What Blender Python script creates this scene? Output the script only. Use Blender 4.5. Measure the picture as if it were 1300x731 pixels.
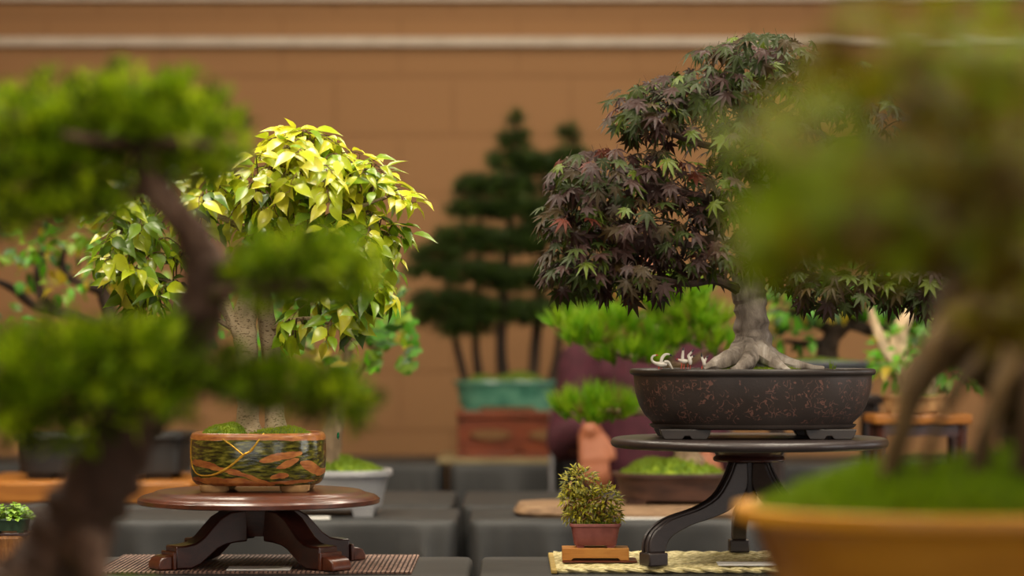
import bpy, math, random
from mathutils import Vector, Matrix, noise

for o in list(bpy.data.objects):
    bpy.data.objects.remove(o)
SC = bpy.context.scene
COL = SC.collection
R = random.Random(7)
PI = math.pi

# ------------------------------------------------------------------ camera, world, light
EYE = 1.085          # lens height above the floor
FPX = 3070.0         # focal length in pixels of the 1300 px wide frame
HOR = 440.0          # horizon row

cam_d = bpy.data.cameras.new('camera')
cam = bpy.data.objects.new('camera', cam_d)
COL.objects.link(cam)
cam.location = (0, 0, EYE)
cam.rotation_euler = (PI / 2, 0, 0)
cam_d.sensor_width = 36.0
cam_d.lens = FPX / 1300.0 * 36.0
cam_d.shift_y = (HOR - 365.5) / 1300.0
cam_d.dof.use_dof = True
cam_d.dof.focus_distance = 3.66
cam_d.dof.aperture_fstop = 2.75
cam_d.clip_end = 60
SC.camera = cam

SC.view_settings.view_transform = 'Standard'
SC.view_settings.look = 'None'
SC.view_settings.gamma = 1.0
SC.view_settings.use_curve_mapping = False
SC.view_settings.exposure = 0.0

world = bpy.data.worlds.new('world')
SC.world = world
world.use_nodes = True
bg = world.node_tree.nodes['Background']
bg.inputs[0].default_value = (0.9, 0.93, 1.0, 1)
bg.inputs[1].default_value = 0.6

ROOM_X0, ROOM_X1, ROOM_Y0, ROOM_Y1, ROOM_H = -4.2, 4.2, -4.0, 8.2, 3.3


def area_light(name, loc, rot, sx, sy, power, col):
    l = bpy.data.lights.new(name, 'AREA')
    l.shape = 'RECTANGLE'
    l.size, l.size_y = sx, sy
    l.energy = power
    l.color = col
    o = bpy.data.objects.new(name, l)
    o.location = loc
    o.rotation_euler = rot
    COL.objects.link(o)
    return o


# daylight entering by the two tall windows of the side wall
WIN = [(0.9, 2.9), (4.0, 6.2)]      # y ranges
for i, (a, b) in enumerate(WIN):
    area_light('window_daylight', (ROOM_X1 + 0.12, (a + b) / 2, 1.75), (0, PI / 2, 0), 1.8, b - a, (48, 16)[i], (1.0, 0.97, 0.92))
# daylight by two large unseen windows in the wall behind the lens
GLZ = [(-2.6, -0.5), (0.7, 2.8)]
for a, b in GLZ:
    area_light('window_daylight', ((a + b) / 2, ROOM_Y0 - 0.12, 1.6), (PI / 2, 0, 0), b - a, 2.1, 34, (1.0, 0.97, 0.92))


# ------------------------------------------------------------------ helpers
def P(px, py, d):
    return Vector(((px - 650.0) / FPX * d, d, EYE + (HOR - py) / FPX * d))


def lin(c):
    out = []
    for v in c:
        v /= 255.0
        out.append(v / 12.92 if v <= 0.04045 else ((v + 0.055) / 1.055) ** 2.4)
    return (*out, 1.0)


class NT:
    def __init__(s, name):
        s.m = bpy.data.materials.new(name)
        s.m.use_nodes = True
        s.t = s.m.node_tree
        s.b = s.t.nodes['Principled BSDF']
        s.out = s.t.nodes['Material Output']

    def n(s, typ, **kw):
        nd = s.t.nodes.new(typ)
        for k, v in kw.items():
            setattr(nd, k, v)
        return nd

    def link(s, a, b):
        s.t.links.new(a, b)

    def coord(s, scale=(1, 1, 1), rot=(0, 0, 0)):
        tc = s.n('ShaderNodeTexCoord')
        mp = s.n('ShaderNodeMapping')
        mp.inputs['Scale'].default_value = scale
        mp.inputs['Rotation'].default_value = rot
        s.link(tc.outputs['Object'], mp.inputs['Vector'])
        return mp.outputs[0]

    def noise(s, vec, scale, detail=3, rough=0.5, dist=0.0):
        nd = s.n('ShaderNodeTexNoise')
        nd.inputs['Scale'].default_value = scale
        nd.inputs['Detail'].default_value = detail
        nd.inputs['Roughness'].default_value = rough
        nd.inputs['Distortion'].default_value = dist
        if vec is not None:
            s.link(vec, nd.inputs['Vector'])
        return nd.outputs['Fac']

    def ramp(s, fac, stops, interp='LINEAR'):
        nd = s.n('ShaderNodeValToRGB')
        nd.color_ramp.interpolation = interp
        e = nd.color_ramp.elements
        while len(e) < len(stops):
            e.new(0.5)
        for el, (p, c) in zip(e, stops):
            el.position = p
            el.color = c if len(c) == 4 else (*c, 1)
        s.link(fac, nd.inputs['Fac'])
        return nd.outputs['Color']

    def mix(s, fac, a, b):
        nd = s.n('ShaderNodeMix', data_type='RGBA')
        for sock, v in ((nd.inputs[0], fac), (nd.inputs[6], a), (nd.inputs[7], b)):
            if isinstance(v, (int, float)):
                sock.default_value = v
            elif isinstance(v, tuple):
                sock.default_value = v
            else:
                s.link(v, sock)
        return nd.outputs[2]

    def math(s, op, a, b=0.0, c=None, clamp=False):
        nd = s.n('ShaderNodeMath', operation=op, use_clamp=clamp)
        for i, v in enumerate((a, b, c)):
            if v is None:
                continue
            if isinstance(v, (int, float)):
                nd.inputs[i].default_value = v
            else:
                s.link(v, nd.inputs[i])
        return nd.outputs[0]

    def bump(s, h, strength=0.3, dist=0.01):
        nd = s.n('ShaderNodeBump')
        nd.inputs['Strength'].default_value = strength
        nd.inputs['Distance'].default_value = dist
        s.link(h, nd.inputs['Height'])
        s.link(nd.outputs[0], s.b.inputs['Normal'])

    def color(s, c):
        if isinstance(c, tuple):
            s.b.inputs['Base Color'].default_value = c
        else:
            s.link(c, s.b.inputs['Base Color'])

    def set(s, rough=0.6, spec=0.5, metal=0.0, coat=0.0, coat_rough=0.1, sheen=0.0):
        s.b.inputs['Roughness'].default_value = rough
        s.b.inputs['Specular IOR Level'].default_value = spec
        s.b.inputs['Metallic'].default_value = metal
        s.b.inputs['Coat Weight'].default_value = coat
        s.b.inputs['Coat Roughness'].default_value = coat_rough
        s.b.inputs['Sheen Weight'].default_value = sheen
        return s.m


def m_noise(name, c1, c2, scale=20, rough=0.6, stretch=(1, 1, 1), bump=0.0, bdist=0.005, detail=4, lo=0.35, hi=0.65, **kw):
    t = NT(name)
    f = t.noise(t.coord(stretch), scale, detail)
    t.color(t.ramp(f, [(lo, lin(c1)), (hi, lin(c2))]))
    if bump:
        t.bump(f, bump, bdist)
    return t.set(rough, **kw)


def m_leaf(name, c1, c2, rough=0.4, trans=0.3, spec=0.5, tcol=None, coat=0.0):
    t = NT(name)
    oi = t.n('ShaderNodeObjectInfo')
    f = t.noise(t.coord(), 35, 2)
    f2 = t.math('ADD', t.math('MULTIPLY', oi.outputs['Random'], 0.6), t.math('MULTIPLY', f, 0.5))
    c = t.ramp(f2, [(0.1, lin(c1)), (0.9, lin(c2))])
    t.color(c)
    m = t.set(rough, spec, coat=coat, coat_rough=0.2)
    tr = t.n('ShaderNodeBsdfTranslucent')
    if tcol:
        tr.inputs['Color'].default_value = lin(tcol)
    else:
        t.link(c, tr.inputs['Color'])
    mx = t.n('ShaderNodeMixShader')
    mx.inputs[0].default_value = trans
    t.link(t.b.outputs[0], mx.inputs[1])
    t.link(tr.outputs[0], mx.inputs[2])
    t.link(mx.outputs[0], t.out.inputs['Surface'])
    return m


def emis(name, c, s):
    t = NT(name)
    t.b.inputs['Emission Color'].default_value = lin(c)
    t.b.inputs['Emission Strength'].default_value = s
    t.color(lin(c))
    return t.m


WORLD = {}   # world position of each parent's origin


class MB:
    """collects world-space geometry, built into one mesh object"""

    def __init__(s):
        s.v, s.f, s.mi = [], [], []

    def add(s, vs, fs, mi=0):
        b = len(s.v)
        s.v.extend(vs)
        for f in fs:
            s.f.append([b + i for i in f])
            s.mi.append(mi)

    def inst(s, tpl, M, mi=0):
        s.add([M @ p for p in tpl[0]], tpl[1], mi)

    def box(s, c, size, rz=0.0, mi=0, taper=1.0):
        c = Vector(c)
        hx, hy, hz = size[0] / 2, size[1] / 2, size[2] / 2
        m = Matrix.Rotation(rz, 3, 'Z')
        vs = [c + m @ Vector((x * hx * (taper if z < 0 else 1), y * hy * (taper if z < 0 else 1), z * hz))
              for z in (-1, 1) for x, y in ((-1, -1), (1, -1), (1, 1), (-1, 1))]
        s.add(vs, [(3, 2, 1, 0), (4, 5, 6, 7), (0, 1, 5, 4), (1, 2, 6, 5), (2, 3, 7, 6), (3, 0, 4, 7)], mi)

    def tube(s, pts, rad, n=8, wob=0.0, mi=0, cap=True, sq=1.0):
        pts = [Vector(p) for p in pts]
        if not isinstance(rad, (list, tuple)):
            rad = [rad] * len(pts)
        rings = []
        up = None
        for i, p in enumerate(pts):
            t = (pts[min(i + 1, len(pts) - 1)] - pts[max(i - 1, 0)])
            if t.length < 1e-9:
                t = Vector((0, 0, 1))
            t.normalize()
            if up is None:
                up = Vector((0, 1, 0)) if abs(t.y) < 0.9 else Vector((1, 0, 0))
            a = (up - t * up.dot(t)).normalized()
            up = a
            b = t.cross(a)
            ring = []
            for k in range(n):
                an = 2 * PI * k / n
                r = rad[i]
                if wob:
                    r *= 1 + wob * noise.noise(Vector((math.cos(an) * 1.3, math.sin(an) * 1.3, i * 0.45)) + p * 7)
                ring.append(p + a * (math.cos(an) * r * sq) + b * (math.sin(an) * r))
            rings.append(ring)
        vs = [v for r_ in rings for v in r_]
        fs = []
        for i in range(len(rings) - 1):
            for k in range(n):
                k2 = (k + 1) % n
                fs.append((i * n + k, i * n + k2, (i + 1) * n + k2, (i + 1) * n + k))
        if cap:
            fs.append(tuple(range(n))[::-1])
            fs.append(tuple((len(rings) - 1) * n + k for k in range(n)))
        s.add(vs, fs, mi)

    def lathe(s, prof, c, n=48, ex=1.0, ey=1.0, p=2.0, rz=0.0, mi=0, cap=True):
        """prof = [(r, z)], superellipse plan of exponent p"""
        c = Vector(c)
        vs, fs = [], []
        for r, z in prof:
            for k in range(n):
                an = 2 * PI * k / n
                ca, sa = math.cos(an), math.sin(an)
                x = math.copysign(abs(ca) ** (2 / p), ca) * r * ex
                y = math.copysign(abs(sa) ** (2 / p), sa) * r * ey
                vs.append(c + Vector((x * math.cos(rz) - y * math.sin(rz), x * math.sin(rz) + y * math.cos(rz), z)))
        for i in range(len(prof) - 1):
            for k in range(n):
                k2 = (k + 1) % n
                fs.append((i * n + k, i * n + k2, (i + 1) * n + k2, (i + 1) * n + k))
        if cap:
            fs.append(tuple(range(n))[::-1])
            fs.append(tuple((len(prof) - 1) * n + k for k in range(n)))
        s.add(vs, fs, mi)

    def prism(s, poly, origin, ax, ay, thick, mi=0):
        """polygon (u, v) in the plane ax, ay, extruded +-thick/2 along ax x ay; convex fan is not assumed"""
        origin, ax, ay = Vector(origin), Vector(ax), Vector(ay)
        nz = ax.cross(ay).normalized() * (thick / 2)
        n = len(poly)
        a = [origin + ax * u + ay * v - nz for u, v in poly]
        b = [origin + ax * u + ay * v + nz for u, v in poly]
        fs = [tuple(range(n))[::-1], tuple(range(n, 2 * n))]
        for k in range(n):
            fs.append((k, (k + 1) % n, n + (k + 1) % n, n + k))
        s.add(a + b, fs, mi)

    def build(s, name, mats, parent=None, smooth=True, loc=None, bevel=0.0, kind=None, auto=40):
        if not isinstance(mats, (list, tuple)):
            mats = [mats]
        o0 = WORLD[parent.name] if parent else (Vector(loc) if loc is not None else Vector((0, 0, 0)))
        me = bpy.data.meshes.new(name)
        me.from_pydata([tuple(v - o0) for v in s.v], [], s.f)
        for m in mats:
            me.materials.append(m)
        if len(mats) > 1:
            me.polygons.foreach_set('material_index', s.mi)
        if smooth:
            me.polygons.foreach_set('use_smooth', [True] * len(me.polygons))
            if auto:
                me.set_sharp_from_angle(angle=math.radians(auto))
        me.update()
        o = bpy.data.objects.new(name, me)
        COL.objects.link(o)
        if parent:
            o.parent = parent
        else:
            o.location = o0
        WORLD[o.name] = o0.copy()
        if bevel:
            b = o.modifiers.new('bevel', 'BEVEL')
            b.width = bevel
            b.segments = 2
            b.limit_method = 'ANGLE'
            b.angle_limit = math.radians(40)
        if kind:
            o['kind'] = kind
        return o


def thing(name, label, cat, loc, group=None):
    o = bpy.data.objects.new(name, None)
    o.empty_display_size = 0.05
    o.location = loc
    COL.objects.link(o)
    WORLD[o.name] = Vector(loc)
    return tag(o, label, cat, group)


def tag(o, label, cat, group=None):
    o['label'] = label
    o['category'] = cat
    if group:
        o['group'] = group
    return o


def struct(o):
    o['kind'] = 'structure'
    return o


def spline(pts, k=5):
    """Catmull-Rom through (Vector, radius) pairs"""
    out, rad = [], []
    n = len(pts)
    for i in range(n - 1):
        p0, p1, p2, p3 = (pts[max(i - 1, 0)], pts[i], pts[i + 1], pts[min(i + 2, n - 1)])
        for j in range(k):
            t = j / k
            v = []
            for q in (0, 1):
                a, b, c, d = p0[q], p1[q], p2[q], p3[q]
                v.append(0.5 * ((b * 2) + (c - a) * t + (a * 2 - b * 5 + c * 4 - d) * t * t + (b * 3 - a - c * 3 + d) * t ** 3))
            out.append(v[0])
            rad.append(v[1])
    out.append(pts[-1][0])
    rad.append(pts[-1][1])
    return out, rad


def rvec(r=R):
    while True:
        v = Vector((r.uniform(-1, 1), r.uniform(-1, 1), r.uniform(-1, 1)))
        if 0.01 < v.length < 1:
            return v


def frame(loc, d, nrm, s):
    """matrix: +Y along d, +Z towards nrm, scale s"""
    y = d.normalized()
    z = (nrm - y * nrm.dot(y))
    if z.length < 1e-4:
        z = Vector((0.3, 0.5, 1)) - y * Vector((0.3, 0.5, 1)).dot(y)
    z.normalize()
    x = y.cross(z)
    m = Matrix((x, y, z)).transposed().to_4x4()
    return Matrix.Translation(loc) @ m @ Matrix.Scale(s, 4)


# ------------------------------------------------------------------ materials
M = {}
t = NT('block_paint')
f = t.noise(t.coord(), 60, 4)
f2 = t.noise(t.coord(), 1.2, 2)
t.color(t.mix(t.math('MULTIPLY', f2, 0.5), lin((162, 122, 82)), lin((148, 109, 71))))
t.bump(f, 0.15, 0.002)
M['wall'] = t.set(0.8, 0.3)
M['joint'] = m_noise('block_joint_paint', (152, 112, 74), (142, 104, 67), 30, 0.85)
M['rail'] = m_noise('rail_paint', (205, 190, 170), (190, 175, 155), 10, 0.5)
M['ceiling'] = m_noise('ceiling_paint', (215, 205, 190), (205, 196, 182), 8, 0.85)
M['floor'] = m_noise('floor_vinyl', (120, 100, 80), (100, 84, 68), 5, 0.45)
M['sidewall'] = m_noise('side_wall_paint', (178, 132, 90), (165, 120, 80), 4, 0.8)
M['white_frame'] = m_noise('window_frame_paint', (210, 208, 200), (200, 198, 190), 10, 0.4)
t = NT('window_glass')
t.b.inputs['Transmission Weight'].default_value = 1.0
t.color((1, 1, 1, 1))
M['glass'] = t.set(0.0)
t = NT('table_cloth_plastic')
f = t.noise(t.coord(), 9, 4)
f2 = t.noise(t.coord((1, 1, 1)), 350, 2)
t.color(t.ramp(f, [(0.3, lin((38, 39, 39))), (0.7, lin((52, 52, 51)))]))
t.bump(t.math('ADD', t.math('MULTIPLY', f, 1.0), t.math('MULTIPLY', f2, 0.05)), 0.25, 0.01)
M['cloth'] = t.set(0.58, 0.4)
M['table_ply'] = m_noise('table_board', (150, 120, 90), (130, 100, 72), 12, 0.5)
M['metal'] = m_noise('grey_metal', (120, 120, 122), (100, 100, 102), 10, 0.35, metal=1.0)


def m_wood(name, c1, c2, c3, scale=6, rough=0.35, stretch=(1, 8, 8), coat=0.0, spec=0.5):
    t = NT(name)
    f = t.noise(t.coord(stretch), scale, 6, 0.6, 1.2)
    f2 = t.noise(t.coord((stretch[0] * 2, stretch[1] * 6, stretch[2] * 6)), scale * 3, 3)
    g = t.math('ADD', t.math('MULTIPLY', f, 0.7), t.math('MULTIPLY', f2, 0.3))
    t.color(t.ramp(g, [(0.3, lin(c1)), (0.5, lin(c2)), (0.7, lin(c3))]))
    t.bump(f2, 0.03, 0.001)
    return t.set(rough, spec, coat=coat, coat_rough=0.12)


M['mahogany'] = m_wood('mahogany_lacquer', (42, 18, 10), (76, 34, 18), (102, 52, 28), coat=0.5)
M['mahogany_dark'] = m_wood('mahogany_dark', (34, 14, 10), (58, 24, 16), (74, 32, 20), coat=0.5)
M['black_wood'] = m_wood('black_lacquer_wood', (30, 23, 22), (44, 34, 32), (58, 46, 42), rough=0.45, coat=0.2)
M['hub_wood'] = m_wood('dark_red_lacquer', (40, 18, 14), (62, 28, 22), (80, 36, 28), coat=0.6)
M['gold_wood'] = m_wood('honey_wood', (150, 92, 34), (184, 122, 50), (205, 145, 68), rough=0.45)
M['slab_wood'] = m_wood('orange_slab', (122, 72, 18), (158, 98, 32), (178, 120, 48), rough=0.4, stretch=(1, 5, 12))
M['red_wood'] = m_wood('red_brown_wood', (72, 30, 12), (108, 48, 20), (134, 66, 30), rough=0.4)
M['pale_slab'] = m_wood('weathered_slab', (88, 66, 46), (136, 106, 76), (168, 138, 104), rough=0.7, stretch=(2, 6, 14))
M['stump'] = m_wood('stump_wood', (84, 50, 20), (134, 86, 38), (164, 112, 54), rough=0.6, stretch=(9, 9, 1))
M['board'] = m_noise('tan_board', (128, 112, 76), (148, 132, 94), 10, 0.6)
M['card'] = m_noise('white_card', (232, 230, 222), (222, 220, 214), 6, 0.6)
M['mat_brown'] = m_noise('brown_reed', (84, 58, 48), (150, 120, 104), 90, 0.55, lo=0.3, hi=0.7)
M['mat_dark'] = m_noise('dark_cord', (40, 24, 20), (58, 36, 30), 60, 0.6)
M['straw'] = m_noise('straw', (166, 150, 92), (236, 224, 170), 160, 0.6, stretch=(0.4, 2, 2), bump=0.4, bdist=0.002)
M['straw_edge'] = m_noise('straw_edge_binding', (150, 126, 62), (172, 146, 80), 60, 0.6)
M['soil'] = m_noise('dark_soil', (38, 30, 22), (62, 50, 36), 120, 0.95, bump=0.6)
M['gold'] = m_noise('gold_lacquer', (196, 150, 40), (226, 182, 70), 60, 0.32, metal=0.6, bump=0.3, bdist=0.001)
M['feet_clay'] = m_noise('bare_clay', (176, 140, 92), (150, 112, 70), 60, 0.7)
M['grey_pot'] = m_noise('pale_grey_glaze', (160, 160, 160), (140, 140, 142), 8, 0.35)
M['brown_pot'] = m_noise('dark_brown_clay', (50, 32, 26), (84, 56, 44), 14, 0.5, stretch=(1, 1, 3))
M['dark_pot'] = m_noise('black_brown_clay', (24, 23, 22), (38, 36, 34), 10, 0.45)
M['slate_pot'] = m_noise('slate_clay', (60, 64, 72), (80, 84, 92), 10, 0.5)
M['teal_pot'] = m_noise('teal_glaze', (44, 96, 80), (90, 140, 116), 16, 0.25, stretch=(1, 1, 2), coat=0.4)
M['yellow_pot'] = m_noise('yellow_glaze', (178, 120, 18), (200, 142, 34), 7, 0.38, stretch=(1, 1, 3))
M['pink_pot'] = m_noise('mauve_clay', (122, 66, 62), (140, 80, 74), 60, 0.55)
M['green_pot'] = m_noise('dark_green_glaze', (30, 48, 34), (52, 76, 54), 20, 0.3)
M['moss'] = m_noise('moss', (66, 96, 12), (130, 150, 28), 60, 0.95, bump=0.8, bdist=0.006)
M['moss_dark'] = m_noise('moss_dark', (58, 78, 8), (96, 112, 16), 60, 0.95, bump=0.8, bdist=0.006)
M['moss_blade'] = m_leaf('moss_blade', (92, 122, 16), (150, 166, 36), 0.7, 0.3)
M['grass_blade'] = m_leaf('grass_blade', (86, 118, 6), (120, 146, 14), 0.7, 0.3)

# glazes of the two hero pots
t = NT('olive_glaze_with_clay_streaks')
tc = t.n('ShaderNodeTexCoord')
sep = t.n('ShaderNodeSeparateXYZ')
t.link(tc.outputs['Object'], sep.inputs[0])
warp = t.noise(t.coord((9, 9, 30)), 1.0, 4)
warp2 = t.noise(t.coord((30, 30, 90)), 1.0, 3)
w = t.math('ADD', t.math('MULTIPLY_ADD', warp, 0.02, -0.01), t.math('MULTIPLY_ADD', warp2, 0.008, -0.004))
zz = t.math('ADD', sep.outputs['Z'], w)


def ell(cx, cz, a, b, ang):
    x = t.math('SUBTRACT', sep.outputs['X'], cx)
    z = t.math('SUBTRACT', zz, cz)
    u = t.math('ADD', t.math('MULTIPLY', x, math.cos(ang) / a), t.math('MULTIPLY', z, math.sin(ang) / a))
    v = t.math('ADD', t.math('MULTIPLY', x, -math.sin(ang) / b), t.math('MULTIPLY', z, math.cos(ang) / b))
    d2 = t.math('ADD', t.math('MULTIPLY', u, u), t.math('MULTIPLY', v, v))
    return t.math('LESS_THAN', d2, 1.0)


mask = None
# pot object origin sits at the pot's base centre; z from 0 (feet) to 0.09 (rim)
for e in ((-0.072, 0.041, 0.026, 0.0055, -0.3), (-0.02, 0.027, 0.055, 0.0035, -0.22), (0.042, 0.053, 0.032, 0.0052, 0.2),
          (0.052, 0.043, 0.018, 0.0048, 0.42), (0.088, 0.036, 0.020, 0.0065, -0.45), (0.04, 0.026, 0.014, 0.003, 0.05),
          (-0.04, 0.0165, 0.06, 0.0045, -0.03), (0.05, 0.018, 0.04, 0.0025, 0.05)):
    q = ell(*e)
    mask = q if mask is None else t.math('MAXIMUM', mask, q)
mask = t.math('MAXIMUM', mask, t.math('GREATER_THAN', t.math('MULTIPLY_ADD', w, 0.6, sep.outputs['Z']), 0.0785))
mask = t.math('MAXIMUM', mask, t.math('LESS_THAN', zz, 0.0125))
gl = t.ramp(t.noise(t.coord((60, 60, 240)), 1.0, 5), [(0.36, lin((26, 28, 6))), (0.52, lin((66, 66, 16))), (0.72, lin((132, 126, 44)))])
cl = t.ramp(t.noise(t.coord((60, 60, 160)), 1.0, 4), [(0.3, lin((126, 62, 22))), (0.7, lin((184, 118, 52)))])
t.color(t.mix(mask, gl, cl))
t.link(t.math('MULTIPLY_ADD', mask, 0.3, 0.2), t.b.inputs['Roughness'])
t.bump(t.math('ADD', t.math('MULTIPLY', mask, -0.6), t.noise(t.coord((60, 60, 200)), 1.0, 3)), 0.25, 0.003)
t.b.inputs['Coat Weight'].default_value = 0.35
t.b.inputs['Coat Roughness'].default_value = 0.08
M['striped'] = t.m

t = NT('iron_clay_with_scribbled_marks')
n1 = t.noise(t.coord(), 95, 1.5, 0.4, 0.8)
band = t.math('LESS_THAN', t.math('ABSOLUTE', t.math('SUBTRACT', n1, 0.5)), 0.022)
n2 = t.noise(t.coord(), 60, 1)
keep = t.math('GREATER_THAN', n2, 0.46)
tc = t.n('ShaderNodeTexCoord')
sep = t.n('ShaderNodeSeparateXYZ')
t.link(tc.outputs['Object'], sep.inputs[0])
zone = t.math('MULTIPLY', t.math('LESS_THAN', sep.outputs['Z'], 0.088), t.math('GREATER_THAN', sep.outputs['Z'], 0.024))
mk = t.math('MULTIPLY', t.math('MULTIPLY', band, keep), zone)
n3 = t.noise(t.coord(), 12, 3)
base = t.ramp(n3, [(0.3, lin((48, 40, 36))), (0.7, lin((62, 54, 50)))])
t.color(t.mix(mk, base, lin((112, 80, 70))))
t.bump(t.math('ADD', t.math('MULTIPLY', mk, -1.0), t.math('MULTIPLY', t.noise(t.coord(), 300, 2), 0.2)), 0.35, 0.002)
M['iron_pot'] = t.set(0.4, 0.5)
M['iron_rim'] = m_noise('iron_clay_rim', (46, 40, 36), (60, 53, 48), 20, 0.38)


def m_bark(name, c1, c2, c3, scale=30, stretch=(1, 1, 0.3), bump=0.6, rough=0.85, bdist=0.006):
    t = NT(name)
    f = t.noise(t.coord(stretch), scale, 6, 0.65, 0.6)
    g = t.noise(t.coord(), 6, 2)
    h = t.math('ADD', t.math('MULTIPLY', f, 0.75), t.math('MULTIPLY', g, 0.25))
    t.color(t.ramp(h, [(0.35, lin(c1)), (0.52, lin(c2)), (0.66, lin(c3))]))
    t.bump(f, bump, bdist)
    return t.set(rough, 0.3)


M['maple_bark'] = m_bark('grey_maple_bark', (70, 60, 50), (158, 147, 134), (212, 204, 192), 26)
t = NT('speckled_pale_bark')
f = t.noise(t.coord((1, 1, 1)), 24, 3)
sp = t.noise(t.coord((1, 1, 2.6)), 210, 2)
t.color(t.mix(t.math('MULTIPLY', t.math('LESS_THAN', sp, 0.40), 0.8), t.ramp(f, [(0.3, lin((142, 122, 92))), (0.7, lin((180, 162, 130)))]), lin((84, 62, 42))))
t.bump(sp, 0.4, 0.002)
M['ficus_bark'] = t.set(0.8, 0.3)
M['dark_bark'] = m_bark('dark_bark', (24, 17, 12), (48, 36, 26), (80, 62, 48), 24)
M['brown_bark'] = m_bark('rough_brown_bark', (36, 24, 17), (84, 62, 48), (140, 112, 94), 22)
M['pine_bark'] = m_bark('pale_pine_bark', (70, 56, 42), (124, 104, 80), (172, 150, 122), 40)
M['old_bark'] = m_bark('weathered_bark', (34, 24, 10), (86, 66, 34), (134, 108, 66), 22)
M['near_bark'] = m_bark('dark_weathered_bark', (26, 18, 8), (60, 44, 22), (92, 70, 38), 22)
M['twig'] = m_noise('twig_bark', (76, 54, 28), (104, 78, 44), 60, 0.8)
M['twig_dark'] = m_noise('dark_twig_bark', (46, 32, 24), (66, 48, 36), 60, 0.8)

LEAF_Y = [m_leaf('leaf_yellow', (206, 204, 36), (226, 222, 78), 0.30, 0.30, coat=0.3),
          m_leaf('leaf_yellow_green', (158, 178, 22), (188, 198, 44), 0.30, 0.30, coat=0.3),
          m_leaf('leaf_light_green', (110, 146, 18), (140, 168, 34), 0.34, 0.30, coat=0.2),
          m_leaf('leaf_mid_green', (62, 96, 18), (92, 122, 28), 0.36, 0.28, coat=0.2)]
LEAF_M = [m_leaf('maple_purple', (42, 26, 22), (68, 45, 39), 0.5, 0.18, 0.2),
          m_leaf('maple_bronze', (46, 36, 16), (72, 56, 26), 0.5, 0.22, 0.2),
          m_leaf('maple_dark_green', (32, 44, 12), (56, 68, 20), 0.5, 0.22, 0.2),
          m_leaf('maple_red', (76, 32, 22), (96, 44, 28), 0.5, 0.22, 0.2),
          m_leaf('maple_green', (72, 92, 20), (98, 114, 30), 0.45, 0.25, 0.3)]
LEAF_G = [m_leaf('fresh_green', (66, 136, 8), (100, 164, 20), 0.45, 0.35),
          m_leaf('spring_green', (96, 140, 16), (130, 160, 30), 0.45, 0.35),
          m_leaf('old_yellow', (170, 150, 24), (190, 166, 40), 0.45, 0.35),
          m_leaf('deep_green', (34, 76, 12), (56, 98, 20), 0.45, 0.3)]
NEEDLE_L = [m_leaf('needle_bright', (86, 144, 6), (118, 168, 16), 0.55, 0.3),
            m_leaf('needle_lime', (124, 166, 8), (150, 184, 26), 0.55, 0.3),
            m_leaf('needle_base', (120, 110, 40), (140, 124, 60), 0.6, 0.2)]
NEEDLE_D = [m_leaf('needle_dark', (32, 50, 12), (48, 68, 18), 0.6, 0.2),
            m_leaf('needle_deep', (46, 68, 14), (66, 90, 20), 0.6, 0.2)]
LEAF_J = [m_leaf('juniper_green', (98, 130, 7), (128, 154, 14), 0.6, 0.4, 0.15),
          m_leaf('juniper_lime', (150, 178, 16), (182, 200, 34), 0.6, 0.4, 0.15),
          m_leaf('juniper_dark', (54, 68, 8), (78, 90, 14), 0.6, 0.4, 0.15)]
LEAF_R = [m_leaf('near_olive', (96, 92, 3), (118, 110, 6), 0.6, 0.4, 0.15),
          m_leaf('near_green', (102, 134, 5), (128, 150, 10), 0.6, 0.4, 0.15),
          m_leaf('near_bronze', (66, 52, 4), (84, 66, 8), 0.6, 0.4, 0.15)]
LEAF_T = [m_leaf('box_olive', (150, 146, 22), (184, 174, 40), 0.45, 0.25),
          m_leaf('box_dark', (92, 100, 20), (122, 124, 30), 0.45, 0.25),
          m_leaf('box_brown', (116, 72, 26), (140, 96, 34), 0.45, 0.25)]


# ------------------------------------------------------------------ leaf shapes (+Y long, +Z up)
def leaf_ovate(width=0.5, droop=0.35, fold=0.35, tip=True):
    st = [(0.0, 0.0), (0.12, 0.3), (0.32, 0.5), (0.56, 0.44), (0.78, 0.2), (0.9, 0.06) if tip else (0.9, 0.12), (1.0, 0.0)]
    vs, fs = [], []
    rows = []
    for tt, w in st:
        z = -droop * tt * tt
        y = tt * (1 - 0.12 * droop)
        if w == 0:
            rows.append((len(vs),))
            vs.append(Vector((0, y, z)))
        else:
            a = len(vs)
            hw = w * width
            vs += [Vector((-hw, y, z + hw * fold)), Vector((0, y, z)), Vector((hw, y, z + hw * fold))]
            rows.append((a, a + 1, a + 2))
    for r0, r1 in zip(rows, rows[1:]):
        if len(r0) == 1:
            fs += [(r0[0], r1[1], r1[0]), (r0[0], r1[2], r1[1])]
        elif len(r1) == 1:
            fs += [(r0[0], r0[1], r1[0]), (r0[1], r0[2], r1[0])]
        else:
            fs += [(r0[0], r0[1], r1[1], r1[0]), (r0[1], r0[2], r1[2], r1[1])]
    return vs, fs


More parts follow.
